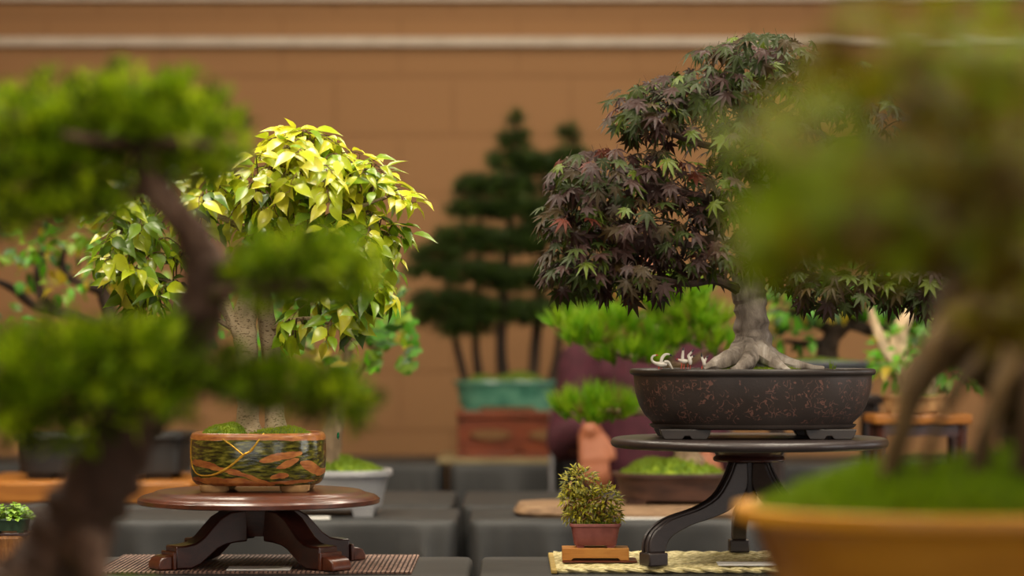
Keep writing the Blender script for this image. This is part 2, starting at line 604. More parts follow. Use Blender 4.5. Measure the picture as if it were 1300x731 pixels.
def leaf_palm(droop=0.4, narrow=0.12, lobes=((0, 1.0), (36, 0.9), (-36, 0.9), (76, 0.66), (-76, 0.66), (122, 0.36), (-122, 0.36))):
    vs, fs = [Vector((0, 0, 0))], []
    for deg, ln in lobes:
        a = math.radians(deg)
        dx, dy = math.sin(a), math.cos(a)

        def pt(l, w, z=0.0):
            r = l * ln
            return Vector((dx * r + dy * w, dy * r - dx * w, z - droop * r * r))
        b = len(vs)
        wd = narrow * (0.6 + 0.4 * ln)
        vs += [pt(0.42, -wd), pt(0.42, wd), pt(0.45, 0, -0.05), pt(1, 0)]
        fs += [(0, b + 2, b), (0, b + 1, b + 2), (b, b + 2, b + 3), (b + 2, b + 1, b + 3)]
    vs += [Vector((0.012, -0.45, 0.12)), Vector((-0.012, -0.45, 0.12)), Vector((0.015, 0, 0)), Vector((-0.015, 0, 0))]
    n = len(vs)
    fs.append((n - 4, n - 2, n - 1, n - 3))
    return vs, fs


def leaf_fan():
    vs = [Vector((0, 0, 0)), Vector((0, 0.3, 0))]
    fs = []
    for k in range(9):
        a = math.radians(-62 + 124 * k / 8)
        r = 1.0 - (0.28 if k == 4 else 0.0) - (0.05 if k % 2 else 0)
        vs.append(Vector((math.sin(a) * r * 0.8, 0.3 + math.cos(a) * r * 0.7, -0.15 * r * abs(math.sin(a)))))
    for k in range(8):
        fs.append((1, 2 + k + 1, 2 + k))
    vs += [Vector((0.02, 0, 0)), Vector((0.02, 0.3, 0))]
    fs.append((0, len(vs) - 2, len(vs) - 1, 1))
    return vs, fs


def blade(w=0.1, bend=0.2):
    return ([Vector((-w, 0, 0)), Vector((w, 0, 0)), Vector((w * 0.8, 0.5, bend * 0.3)), Vector((-w * 0.8, 0.5, bend * 0.3)), Vector((0, 1, bend))],
            [(0, 1, 2, 3), (3, 2, 4)])


FICUS_T = [leaf_ovate(0.5, 0.25, 0.35), leaf_ovate(0.46, 0.5, 0.5), leaf_ovate(0.54, 0.38, 0.2)]
MAPLE_T = [leaf_palm(0.35, 0.13), leaf_palm(0.6, 0.12), leaf_palm(0.2, 0.14)]
OVAL_T = [leaf_ovate(0.6, 0.2, 0.2, False), leaf_ovate(0.55, 0.4, 0.3, False)]
FAN_T = [leaf_fan()]
BLADE = blade(0.05, 0.15)
NEEDLE = ([Vector((-0.03, 0, 0)), Vector((0.03, 0, 0)), Vector((0, 1, 0.08))], [(0, 1, 2)])
SCALE = blade(0.16, 0.1)


def leaf_mesh(name, tpl, mat):
    me = bpy.data.meshes.new(name)
    me.from_pydata([tuple(v) for v in tpl[0]], [], tpl[1])
    me.materials.append(mat)
    me.polygons.foreach_set('use_smooth', [True] * len(me.polygons))
    return me


def place_leaves(root, specs, tpls, mats, limit=300):
    """specs = [(matrix, template index, material index)]; the ones nearest the lens are single parts, the rest one stuff part"""
    specs = sorted(specs, key=lambda s: s[0].translation.y)
    meshes = {}
    o0 = WORLD[root.name]
    for Mx, ti, mi in specs[:limit]:
        if (ti, mi) not in meshes:
            meshes[ti, mi] = leaf_mesh('leaf', tpls[ti], mats[mi])
        o = bpy.data.objects.new('leaf', meshes[ti, mi])
        o.parent = root
        o.matrix_basis = Matrix.Translation(-o0) @ Mx
        COL.objects.link(o)
    if len(specs) > limit:
        mb = MB()
        for Mx, ti, mi in specs[limit:]:
            mb.inst(tpls[ti], Mx, mi)
        mb.build('foliage', mats, root, kind='stuff', auto=0)


def in_pad(c, r, rng, shell=0.55):
    """point in an ellipsoid, biased to its outer shell; returns point and outward direction"""
    v = rvec(rng).normalized()
    k = shell + (1 - shell) * rng.random() ** 0.6 if rng.random() < 0.8 else rng.random()
    p = Vector((v.x * r[0], v.y * r[1], v.z * r[2])) * k
    n = Vector((v.x / r[0], v.y / r[1], v.z / r[2])).normalized()
    return Vector(c) + p, n


def pad_px(cx, cy, d, rx, ry, rd):
    return P(cx, cy, d), (rx / FPX * d, rd, ry / FPX * d)


def moss_dome(c, rx, ry, h, root, mat, name='moss', blades=0, bl=0.006, bmat=None, p=2.0, rough=0.25, seed=1, rng=None):
    rng = rng or random.Random(seed)
    mb = MB()
    c = Vector(c)
    nr, na = 10, 48
    vs, fs = [], []

    def hh(x, y, k):
        return h * (1 - k ** 3) * (1 + rough * 2 * noise.noise(Vector((x * 14 + seed, y * 14, 0.3)))) + 0.25 * rough * h * noise.noise(Vector((x * 60, y * 60, seed)))
    for i in range(nr + 1):
        k = i / nr
        for j in range(na):
            a = 2 * PI * j / na
            ca, sa = math.cos(a), math.sin(a)
            x = math.copysign(abs(ca) ** (2 / p), ca) * rx * k
            y = math.copysign(abs(sa) ** (2 / p), sa) * ry * k
            vs.append(c + Vector((x, y, hh(x, y, k) if i < nr else 0)))
    for i in range(nr):
        for j in range(na):
            j2 = (j + 1) % na
            fs.append((i * na + j, (i + 1) * na + j, (i + 1) * na + j2, i * na + j2))
    mb.add(vs, fs)
    mats = [mat]
    if blades:
        mats = [mat, bmat or M['moss_blade']]
        for _ in range(blades):
            a = rng.uniform(0, 2 * PI)
            k = rng.random() ** 0.5 * 0.97
            ca, sa = math.cos(a), math.sin(a)
            x = math.copysign(abs(ca) ** (2 / p), ca) * rx * k
            y = math.copysign(abs(sa) ** (2 / p), sa) * ry * k
            d = Vector((x / rx * 0.5, y / ry * 0.5, 1)) + rvec(rng) * 0.6
            mb.inst(SCALE, frame(c + Vector((x, y, hh(x, y, k) - 0.001)), d, Vector((0, -1, 0.3)), bl * rng.uniform(0.5, 1.3)), 1)
    return mb.build(name, mats, root)


# ------------------------------------------------------------------ room
def quad_box(name, mat, c, s, parent=None):
    mb = MB()
    mb.box(c, s)
    return mb.build(name, mat, parent, smooth=False, loc=None if parent else c)


W, H = ROOM_X1 - ROOM_X0, ROOM_H
CY = (ROOM_Y0 + ROOM_Y1) / 2
struct(quad_box('floor', M['floor'], (0, CY, -0.05), (W + 0.4, ROOM_Y1 - ROOM_Y0 + 0.4, 0.1)))
struct(quad_box('ceiling', M['ceiling'], (0, CY, H + 0.05), (W + 0.4, ROOM_Y1 - ROOM_Y0 + 0.4, 0.1)))
struct(quad_box('wall_left', M['sidewall'], (ROOM_X0 - 0.05, CY, H / 2), (0.1, ROOM_Y1 - ROOM_Y0, H)))
mb = MB()
xs = [ROOM_X0, GLZ[0][0], GLZ[0][1], GLZ[1][0], GLZ[1][1], ROOM_X1]
for i in range(5):
    a, b = xs[i], xs[i + 1]
    if i in (1, 3):
        mb.box(((a + b) / 2, ROOM_Y0 - 0.05, 0.275), (b - a, 0.1, 0.55))
        mb.box(((a + b) / 2, ROOM_Y0 - 0.05, (2.65 + H) / 2), (b - a, 0.1, H - 2.65))
    else:
        mb.box(((a + b) / 2, ROOM_Y0 - 0.05, H / 2), (b - a, 0.1, H))
struct(mb.build('wall_front', M['sidewall'], smooth=False, loc=(0, ROOM_Y0, 0)))
for i, (a, b) in enumerate(GLZ):
    mb = MB()
    for x in (a + 0.03, (a + b) / 2, b - 0.03):
        mb.box((x, ROOM_Y0 - 0.03, 1.6), (0.06, 0.05, 2.1))
    for z in (0.58, 1.6, 2.62):
        mb.box(((a + b) / 2, ROOM_Y0 - 0.03, z), (b - a, 0.05, 0.06))
    struct(mb.build('window_%d' % (i + 3), M['white_frame'], smooth=False, loc=((a + b) / 2, ROOM_Y0, 0.55)))
mb = MB()     # side wall with two window openings
ys = [ROOM_Y0, WIN[0][0], WIN[0][1], WIN[1][0], WIN[1][1], ROOM_Y1]
for i in range(5):
    y0, y1 = ys[i], ys[i + 1]
    if i in (1, 3):
        mb.box((ROOM_X1 + 0.05, (y0 + y1) / 2, 0.425), (0.1, y1 - y0, 0.85))
        mb.box((ROOM_X1 + 0.05, (y0 + y1) / 2, (2.65 + H) / 2), (0.1, y1 - y0, H - 2.65))
    else:
        mb.box((ROOM_X1 + 0.05, (y0 + y1) / 2, H / 2), (0.1, y1 - y0, H))
struct(mb.build('wall_right', M['sidewall'], smooth=False, loc=(ROOM_X1, CY, 0)))
for i, (a, b) in enumerate(WIN):
    mb = MB()
    for y in (a + 0.03, (a + b) / 2, b - 0.03):
        mb.box((ROOM_X1 + 0.03, y, 1.75), (0.05, 0.06, 1.8))
    for z in (0.88, 1.75, 2.62):
        mb.box((ROOM_X1 + 0.03, (a + b) / 2, z), (0.05, b - a, 0.06))
    struct(mb.build('window_%d' % (i + 1), M['white_frame'], smooth=False, loc=(ROOM_X1, (a + b) / 2, 0.85)))

wall = struct(quad_box('wall_back', M['joint'], (0, ROOM_Y1 + 0.0465, H / 2), (W, 0.1, H)))
BW, BH, BJ = 0.40, 0.20, 0.007
me_full = None
for row in range(12):
    for k in range(-7, 7):
        x = k * BW + (BW / 2 if row % 2 else 0.02)
        if not me_full:
            mb = MB()
            mb.box((0, 0, 0), (BW - BJ, 0.02, BH - BJ))
            ob = mb.build('block', M['wall'], None, smooth=False)
            me_full = ob.data
            bpy.data.objects.remove(ob)
        o = bpy.data.objects.new('block', me_full)
        o.parent = wall
        o.location = Vector((x + BW / 2, ROOM_Y1 + 0.003, row * BH + BH / 2)) - WORLD[wall.name]
        COL.objects.link(o)
mb = MB()
mb.box((0, ROOM_Y1 + 0.003, (2.4 + H) / 2), (W, 0.016, H - 2.4))
for sx in (-1, 1):
    x0 = 2.62 if sx < 0 else 2.98
    mb.box((sx * (x0 + ROOM_X1) / 2 + 0.0, ROOM_Y1 + 0.003, 1.2), (ROOM_X1 - x0, 0.016, 2.4))
mb.build('plain_wall_face', M['wall'], wall, smooth=False)
for i, (z, hgt, dp) in enumerate(((P(0, 54, ROOM_Y1).z, 0.030, 0.03), (P(0, -3, ROOM_Y1).z, 0.03, 0.03))):
    mb = MB()
    mb.box((0, ROOM_Y1 - 0.007 - dp / 2, z), (W, dp, hgt))
    struct(mb.build('trim_%d' % (i + 1), M['rail'], smooth=False, loc=(0, ROOM_Y1 - 0.03, z)))
mb = MB()
mb.box((0, ROOM_Y1 - 0.014, 0.05), (W, 0.012, 0.1))
struct(mb.build('baseboard_back', M['dark_pot'], smooth=False, loc=(0, ROOM_Y1 - 0.014, 0)))


# ceiling lamps
def ceiling_lamp(x, y, power, sx=1.2, sy=0.6):
    t_ = thing('ceiling_light', 'rectangular ceiling light panel with white frame', 'lamp', (x, y, H), 'ceiling light panels')
    mb = MB()
    for s in (-1, 1):
        mb.box((x + s * sx / 2, y, H - 0.015), (0.03, sy + 0.03, 0.03))
        mb.box((x, y + s * sy / 2, H - 0.015), (sx - 0.03, 0.03, 0.03))
    mb.build('frame', M['white_frame'], t_, smooth=False)
    mb = MB()
    mb.box((x, y, H - 0.006), (sx - 0.03, sy - 0.03, 0.01))
    mb.build('diffuser', M['lamp_glow'], t_, smooth=False)
    area_light('ceiling_light_glow', (x, y, H - 0.02), (0, 0, 0), sx - 0.05, sy - 0.05, power, (1.0, 0.9, 0.74))


M['lamp_glow'] = emis('lamp_diffuser', (255, 232, 196), 2.0)
for x, y, pw in ((-1.1, 3.5, 76), (1.1, 3.5, 66), (-1.2, 5.2, 36), (1.2, 5.2, 36), (0.0, 7.0, 8), (-1.2, 1.5, 58), (1.2, 1.5, 58)):
    ceiling_lamp(x, y, pw)


# ------------------------------------------------------------------ tables under black cloths
TABLE_Z = 0.75


def table(x0, x1, y0, y1, label, seed):
    cx, cy = (x0 + x1) / 2, (y0 + y1) / 2
    t_ = thing('draped_table', label, 'table', (cx, cy, 0), 'black draped display tables')
    rng = random.Random(seed)
    mb = MB()
    mb.box((cx, cy, TABLE_Z - 0.02), (x1 - x0 - 0.03, y1 - y0 - 0.03, 0.03))
    mb.build('tabletop', M['table_ply'], t_, smooth=False)
    for sx in (-1, 1):
        for sy in (-1, 1):
            mb = MB()
            lx, ly = cx + sx * ((x1 - x0) / 2 - 0.08), cy + sy * ((y1 - y0) / 2 - 0.05)
            mb.tube([(lx, ly, 0), (lx, ly, TABLE_Z - 0.03)], 0.014, 8)
            mb.build('leg', M['metal'], t_)
    # cloth: rounded-rectangle rings from the top edge to the floor with folds
    per = []
    hx, hy = (x1 - x0) / 2, (y1 - y0) / 2
    cr = 0.02
    nx, ny = 180, 30
    for sx, sy, a0 in ((1, 1, 0), (-1, 1, 90), (-1, -1, 180), (1, -1, 270)):
        for k in range(5):
            a = math.radians(a0 + 90 * k / 4)
            per.append((Vector((sx * (hx - cr) + cr * math.cos(a), sy * (hy - cr) + cr * math.sin(a))), Vector((math.cos(a), math.sin(a))), 1.0))
        nxt = {(1, 1): (-1, 1), (-1, 1): (-1, -1), (-1, -1): (1, -1), (1, -1): (1, 1)}[(sx, sy)]
        if nxt[1] == sy:
            cnt, st, en = nx, Vector((sx * (hx - cr), sy * hy)), Vector((nxt[0] * (hx - cr), sy * hy))
            nn = Vector((0, sy))
        else:
            cnt, st, en = ny, Vector((sx * hx, sy * (hy - cr))), Vector((sx * hx, nxt[1] * (hy - cr)))
            nn = Vector((sx, 0))
        for k in range(1, cnt):
            q = st.lerp(en, k / cnt)
            dc = min((q - st).length, (q - en).length)
            per.append((q, nn, max(0.0, 1 - dc / 0.16)))
    n = len(per)
    rows = [(0.0, 0.0), (0.004, 0.004), (0.012, 0.006)] + [(z_, 0.006) for z_ in (0.025, 0.04, 0.06, 0.085, 0.12, 0.18, 0.3, 0.45, 0.6, 0.74)]
    vs, fs = [], []
    for dz, off in rows:
        for i, (q, nn, corner) in enumerate(per):
            tt = min(1.0, dz / 0.14)
            s_ = i / n * 2 * PI
            w = 0.5 + 0.5 * math.sin(q.x * 26 + 2.2 * noise.noise(Vector((q.x * 2, q.y * 3, seed))) * 3 + seed + q.y * 27)
            fold = tt * (0.004 + 0.07 * w ** 6) * (0.5 + abs(noise.noise(Vector((q.x * 4, q.y * 4, seed + 5)))) * 1.6)
            cor = corner * tt * (0.025 + 0.035 * (0.5 + 0.5 * math.sin((q.x + q.y) * 150)))
            o_ = off + min(fold * 0.6 + cor * 0.5, 0.036)
            z = TABLE_Z - dz
            if dz == 0.0:
                p = q - nn * 0.004
            else:
                p = q + Vector((nn.x * min(o_ - 0.004, 0.002), nn.y * (o_ - 0.004)))
            vs.append(Vector((cx + p.x, cy + p.y, max(z, 0.004))))
    for r in range(len(rows) - 1):
        for i in range(n):
            i2 = (i + 1) % n
            fs.append((r * n + i, (r + 1) * n + i, (r + 1) * n + i2, r * n + i2))
    fs.append(tuple(range(n)))
    mb = MB()
    mb.add(vs, fs)
    # faint ironing crease across the top
    mb.build('tablecloth', M['cloth'], t_, auto=50)
    return t_


table(-1.90, -0.064, 3.16, 3.86, 'black draped table carrying the brown reed mat', 1)
table(-0.048, 1.80, 3.16, 3.86, 'black draped table carrying the straw rope mat', 2)
table(-1.95, -0.108, 4.66, 5.02, 'narrow black draped table under the pale grey bonsai pot', 3)
table(-0.082, 1.85, 4.66, 5.02, 'narrow black draped table under the weathered wood slab', 4)
table(-1.98, -0.128, 5.10, 5.60, 'black draped table under the orange wood slab', 5)
table(-0.105, 1.90, 5.10, 5.60, 'black draped table between the weathered slab and the person', 6)
table(-2.10, -0.200, 6.90, 7.46, 'empty black draped table along the block wall', 7)
table(-0.180, 1.90, 6.90, 7.46, 'black draped table under the teal pot of pines', 8)
table(-1.90, -0.06, 1.60, 2.30, 'black draped table under the bonsai with crooked brown trunk', 9)
table(-0.04, 1.80, 1.60, 2.30, 'black draped table under the yellow bonsai pot', 10)

# ------------------------------------------------------------------ mats and cards on the front tables
T = TABLE_Z
root = thing('woven_mat', 'dark brown woven reed mat under the round mahogany stand', 'mat', (-0.385, 3.70, T))
x0, x1, y0, y1 = -0.618, -0.148, 3.555, 3.852
mb = MB()
ny = 38
for k in range(ny):                        # weft reeds
    y = y0 + (y1 - y0) * (k + 0.5) / ny
    pts = []
    for j in range(41):
        x = x0 + (x1 - x0) * j / 40
        pts.append(Vector((x, y + 0.0006 * math.sin(j * 2.1 + k), T + 0.0022 + 0.0006 * math.sin(j * PI + k * PI))))
    mb.tube(pts, 0.0022, 5)
mb.build('reed_weave', M['mat_brown'], root, kind='stuff')
mb = MB()
for k in range(68):                        # warp cords
    x = x0 + (x1 - x0) * (k + 0.5) / 68
    mb.tube([(x, y0 - 0.002, T + 0.0035), (x, (y0 + y1) / 2, T + 0.0042), (x, y1 + 0.002, T + 0.0035)], 0.0016, 4)
mb.build('warp_cord', M['mat_dark'], root, kind='stuff')

root = thing('straw_mat', 'pale straw rope mat under the black three legged stand', 'mat', (0.36, 3.70, T))
sx0, sx1, sy0, sy1 = 0.066, 0.665, 3.560, 3.850
nrope = 17
for k in range(nrope):
    y = sy0 + (sy1 - sy0) * (k + 0.5) / nrope
    mb = MB()
    for ph in (0.0, PI):
        pts = []
        for j in range(121):
            x = sx0 + (sx1 - sx0) * j / 120
            a = j * 0.55 + ph + k * 1.3
            pts.append(Vector((x, y + 0.0034 * math.cos(a), T + 0.0056 + 0.0018 * math.sin(a))))
        mb.tube(pts, 0.0036 if k % 3 else 0.0030, 6)
    mb.build('rope', M['straw'], root)
for s, x in ((0, sx0 - 0.004), (1, sx1 + 0.004)):
    mb = MB()
    mb.box((x, (sy0 + sy1) / 2, T + 0.004), (0.009, sy1 - sy0 + 0.006, 0.007))
    mb.build('binding', M['straw_edge'], root, bevel=0.002)
MAT_S = T + 0.0112      # top of the straw mat
MAT_B = T + 0.0048      # top of the reed mat


def card(cx, cy, z, sx, sy, label, rz=0.0):
    mb = MB()
    mb.box((cx, cy, z + 0.001), (sx, sy, 0.0016), rz)
    tag(mb.build('paper_card', M['card'], smooth=False, loc=(cx, cy, z)), label, 'card', 'paper cards')


card(P(330, 0, 3.60).x, 3.595, MAT_B, 0.094, 0.055, 'white paper card lying on the dark brown reed mat', 0.04)
card(P(948, 0, 3.60).x, 3.60, MAT_S, 0.088, 0.05, 'white paper card lying on the straw rope mat', -0.03)
card(P(822, 0, 4.72).x, 4.72, T, 0.10, 0.06, 'white paper card in front of the weathered wood slab')
card(P(398, 0, 4.76).x, 4.72, T, 0.07, 0.05, 'white paper card in front of the pale grey pot', 0.1)

# ------------------------------------------------------------------ mahogany round stand with four cabriole legs
SX, SD = P(329, 0, 3.67).x, 3.67
DISC_Z = EYE + (HOR - 622) / FPX * SD
root = thing('round_stand', 'round mahogany display stand with four curved legs', 'stand', (SX, SD, MAT_B))
RR = 0.183
mb = MB()
DT = 0.70          # thickness factor of the moulded edge
mb.lathe([(r_, z_ * DT) for r_, z_ in ((0.0005, 0), (0.83 * RR, 0), (0.85 * RR, -0.001), (0.88 * RR, -0.005), (0.90 * RR, -0.0075), (0.93 * RR, -0.0085), (0.965 * RR, -0.011),
          (0.985 * RR, -0.0145), (0.99 * RR, -0.0165), (1.0 * RR, -0.018), (1.0 * RR, -0.026), (0.985 * RR, -0.028), (0.5 * RR, -0.028), (0.0005, -0.028))],
         (SX, SD, DISC_Z), 96, cap=False)
mb.build('top', M['mahogany'], root, auto=30)
mb = MB()
mb.lathe([(0.0005, -0.0195), (0.042, -0.0195), (0.042, -0.028), (0.038, -0.030), (0.036, -0.052), (0.03, -0.068), (0.0005, -0.07)], (SX, SD, DISC_Z), 32, cap=False)
mb.build('hub', M['mahogany_dark'], root)
ztop = DISC_Z - 0.028 - MAT_B
for ang in (211, 321, 31, 141):
    a = math.radians(ang)
    u = Vector((math.cos(a), math.sin(a), 0))
    up = Vector((0, 0, 1))
    upper = [(0.028, ztop), (0.056, ztop - 0.002), (0.072, ztop - 0.011), (0.084, ztop - 0.023), (0.098, ztop - 0.038), (0.112, ztop - 0.047), (0.128, ztop - 0.050), (0.1445, ztop - 0.0505)]
    lower = [(0.1445, 0.0), (0.118, 0.0), (0.104, 0.006), (0.090, 0.017), (0.078, 0.027), (0.064, 0.033), (0.046, 0.036), (0.028, 0.037)]
    mb = MB()
    poly = upper + lower
    n = len(poly)
    org = Vector((SX, SD, MAT_B + 0.0003))
    nz = u.cross(up)
    vs = []
    for s in (-1, 1):
        for (r_, z_) in poly:
            vs.append(org + u * r_ + up * z_ + nz * s * 0.020)
    fs = []
    half = len(upper)
    for i in range(half - 1):       # side strips between the upper and lower outline
        j0, j1 = n - 1 - i, n - 2 - i
        fs.append((i, i + 1, j1, j0))
        fs.append((n + i, n + j0, n + j1, n + i + 1))
    for k in range(n):
        k2 = (k + 1) % n
        fs.append((k, n + k, n + k2, k2))
    mb.add(vs, fs)
    leg = mb.build('leg', M['mahogany_dark'], root, bevel=0.0025, auto=45)
    mb = MB()       # band and scroll toe
    mb.prism([(0.1445, 0.0), (0.150, 0.0), (0.150, 0.026), (0.1445, 0.026)], org, u, up, 0.047)
    mb.build('band', M['mahogany'], leg, bevel=0.0015)
    mb = MB()
    mb.prism([(0.150, 0.0), (0.172, 0.0), (0.172, 0.009), (0.168, 0.016), (0.160, 0.020), (0.150, 0.021)], org, u, up, 0.040)
    mb.build('toe', M['mahogany'], leg, bevel=0.002)

# ------------------------------------------------------------------ yellow-leaved fig in the striped kintsugi pot
FB = Vector((P(328, 0, SD).x, SD, DISC_Z))
fig = thing('bonsai_fig', 'yellow leaved bonsai in round streaked olive pot with gold seams', 'bonsai', FB)
EX, EYR, PEXP = 0.1025, 0.088, 2.7
PROF = [(0.80, 0.010), (0.90, 0.0105), (0.955, 0.016), (0.985, 0.028), (1.0, 0.05), (0.995, 0.072), (0.985, 0.083), (0.965, 0.087), (0.93, 0.0885), (0.90, 0.086), (0.89, 0.074)]
mb = MB()
mb.lathe([(0.0005, 0.010)] + PROF + [(0.0005, 0.070)], FB, 96, EX, EYR, PEXP, cap=False)
pot = mb.build('pot', M['striped'], fig, auto=60)
for sx in (-1, 1):
    for sy in (-1, 1):
        mb = MB()
        mb.lathe([(0.0005, 0.0), (0.8, 0.0), (0.95, 0.003), (1.0, 0.011), (0.0005, 0.012)], FB + Vector((sx * 0.060, sy * 0.052, 0.0002)), 20, 0.023, 0.017, 2.5, cap=False)
        mb.build('foot', M['feet_clay'], pot)
mb = MB()
mb.lathe([(0.0005, 0.078), (0.885, 0.078)], FB, 48, EX, EYR, PEXP, cap=False)
mb.build('soil', M['soil'], fig)


def prof_r(z):
    z = max(PROF[0][1], min(0.0885, z))
    for (r0, z0), (r1, z1) in zip(PROF, PROF[1:]):
        if z0 <= z <= z1:
            return r0 + (r1 - r0) * (z - z0) / max(1e-6, z1 - z0)
    return 0.93


def on_pot(px, py):
    d = SD - 0.08
    for _ in range(6):
        p = P(px, py, d)
        r = prof_r(p.z - FB.z)
        u = min(0.9995, abs(p.x - FB.x) / (EX * r))
        d = SD - (1 - u ** PEXP) ** (1 / PEXP) * EYR * r
    p = P(px, py, d)
    p.x = FB.x + math.copysign(min(abs(p.x - FB.x), EX * r), p.x - FB.x)
    return p


def seam(pix, rr):
    pts = [on_pot(*q) for q in pix]
    out, rad = spline([(p, r) for p, r in zip(pts, rr)], 5)
    mb = MB()
    rad = [1.3 * r * (1 + 0.35 * noise.noise(p * 300)) for p, r in zip(out, rad)]
    mb.tube(out, rad, 6)
    mb.build('gold_seam', M['gold'], pot)


seam([(335, 550), (327, 561), (318, 572.5), (309, 577.5), (294.5, 590), (282, 598), (269, 603), (254, 603), (246, 596), (243, 584), (242.5, 568), (244, 556)],
     [.0009, .0012, .0017, .0016, .0014, .0017, .0012, .0009, .0009, .0008, .0008, .0006])
seam([(278, 551), (285, 559), (293, 564.5), (302, 572), (309, 577.5)], [.0007, .0008, .0009, .0010, .0012])
r3 = random.Random(31)
moss_dome(FB + Vector((-0.045, -0.012, 0.080)), 0.042, 0.055, 0.020, fig, M['moss'], blades=1500, bl=0.004, seed=3)
moss_dome(FB + Vector((0.03, -0.01, 0.080)), 0.058, 0.060, 0.014, fig, M['moss_dark'], blades=1500, bl=0.004, seed=5)

mb = MB()
FT = {}


def limb(mb, pix, n=10, k=6, wob=0.15, mi=0):
    """pix = (px, py, depth, radius in px)"""
    pts = [(P(a, b, d), r / FPX * d) for a, b, d, r in pix]
    o, r = spline(pts, k)
    mb.tube(o, r, n, wob, mi)
    return o


def noroot(px, py, d):
    return P(px, py, d)


limb(mb, [(314, 552, 3.66, 22), (315, 535, 3.66, 15), (314, 500, 3.66, 14), (312, 440, 3.66, 15), (310, 405, 3.66, 15), (315, 375, 3.66, 12), (316, 340, 3.67, 11), (322, 295, 3.69, 9), (335, 250, 3.68, 6), (345, 205, 3.67, 3)], 12)
limb(mb, [(308, 432, 3.66, 9), (297, 412, 3.65, 8), (286, 388, 3.65, 8), (274, 350, 3.64, 7), (255, 310, 3.63, 5.5), (235, 270, 3.62, 4), (215, 235, 3.62, 2)], 10)
limb(mb, [(350, 552, 3.68, 18), (349, 530, 3.68, 13), (347, 480, 3.69, 12), (342, 430, 3.69, 12), (335, 385, 3.70, 11), (329, 350, 3.70, 10), (338, 310, 3.71, 8), (365, 270, 3.71, 6), (395, 235, 3.70, 4), (415, 205, 3.70, 2)], 12)
limb(mb, [(341, 420, 3.69, 5), (365, 408, 3.66, 3), (395, 404, 3.62, 2.6), (420, 412, 3.60, 2)], 7)
limb(mb, [(300, 420, 3.66, 4), (262, 395, 3.64, 3.2), (225, 362, 3.62, 2.6), (190, 350, 3.60, 2)], 7)
limb(mb, [(322, 300, 3.69, 5), (280, 275, 3.63, 4), (230, 260, 3.60, 3), (180, 255, 3.58, 2)], 7)
limb(mb, [(350, 290, 3.70, 5), (400, 285, 3.66, 4), (450, 265, 3.62, 3), (490, 250, 3.60, 1.6)], 7)
limb(mb, [(335, 330, 3.70, 5), (385, 340, 3.72, 4), (430, 335, 3.72, 3), (470, 330, 3.71, 1.6)], 7)
mb.build('trunk', M['ficus_bark'], fig)

rf = random.Random(12)
pads = [  # px centre, radii in px, depth centre, depth radius, twigs, weights of the leaf tones
    (380, 182, 55, 26, 3.66, 0.09, 20, (6, 3, 1, 0)), (395, 215, 78, 55, 3.66, 0.12, 34, (5, 4, 1, 0)),
    (470, 240, 50, 55, 3.66, 0.10, 22, (4, 5, 2, 0)),
    (330, 235, 60, 60, 3.64, 0.12, 24, (4, 4, 2, 1)),
    (260, 250, 60, 55, 3.64, 0.12, 18, (3, 4, 3, 1)),
    (385, 290, 90, 55, 3.66, 0.13, 28, (2, 4, 4, 2)),
    (440, 320, 60, 60, 3.68, 0.12, 16, (1, 3, 4, 3)),
    (180, 285, 58, 70, 3.63, 0.11, 24, (1, 4, 4, 2)),
    (165, 345, 42, 55, 3.61, 0.08, 12, (1, 4, 4, 1)),
    (220, 360, 45, 50, 3.66, 0.10, 10, (0, 2, 4, 4)),
    (425, 385, 55, 42, 3.64, 0.10, 13, (1, 3, 4, 2)),
    (375, 410, 30, 25, 3.62, 0.06, 4, (1, 4, 3, 0)),
    (180, 395, 34, 32, 3.61, 0.07, 8, (1, 4, 4, 1)),
    (150, 235, 40, 34, 3.63, 0.08, 9, (2, 4, 4, 1)),
    (475, 300, 40, 45, 3.65, 0.09, 12, (2, 4, 4, 1)),
    (465, 370, 28, 32, 3.63, 0.06, 7, (1, 4, 4, 1)),
]
specs = []
tw = MB()
for cx, cy, rx, ry, d, rd, nt, wt in pads:
    c, rad = pad_px(cx, cy, d, rx, ry, rd)
    for _ in range(nt):
        p, nrm = in_pad(c, rad, rf, 0.45)
        base = c + (p - c) * 0.35 + Vector((0, 0, -0.012))
        mid = (base + p) / 2 + Vector((0, 0, 0.012)) + rvec(rf) * 0.006
        end = p + nrm * 0.01 + Vector((0, 0, -0.012))
        o, r = spline([(base, 0.0012), (mid, 0.001), (p, 0.0008), (end, 0.0005)], 4)
        tw.tube(o, r, 4)
        nl = rf.randint(5, 8)
        for q in range(nl):
            f = (q + 1.5) / (nl + 1)
            pos = o[min(len(o) - 1, int(f * (len(o) - 1)))]
            side = 1 if q % 2 else -1
            along = (end - base).normalized()
            sd = along.cross(Vector((0, 0, 1)))
            if sd.length < 0.1:
                sd = Vector((1, 0, 0))
            sd.normalize()
            dr = along * 0.45 + sd * side * 0.75 + Vector((0, 0, -0.55)) + rvec(rf) * 0.75 + Vector((0, -0.15, 0.1))
            nm = Vector((0, -0.35, 0.9)) + nrm * 0.45 + rvec(rf) * 0.6
            s = rf.uniform(0.026, 0.044)
            mi = rf.choices(range(4), wt)[0]
            # petiole
            pe = pos + dr.normalized() * 0.008
            specs.append((frame(pe, dr, nm, s), rf.randrange(3), mi))
            tw.tube([pos, pe], 0.0006, 3, cap=False)
tw.build('twigs', M['twig'], fig, kind='stuff')
place_leaves(fig, specs, FICUS_T, LEAF_Y, 300)

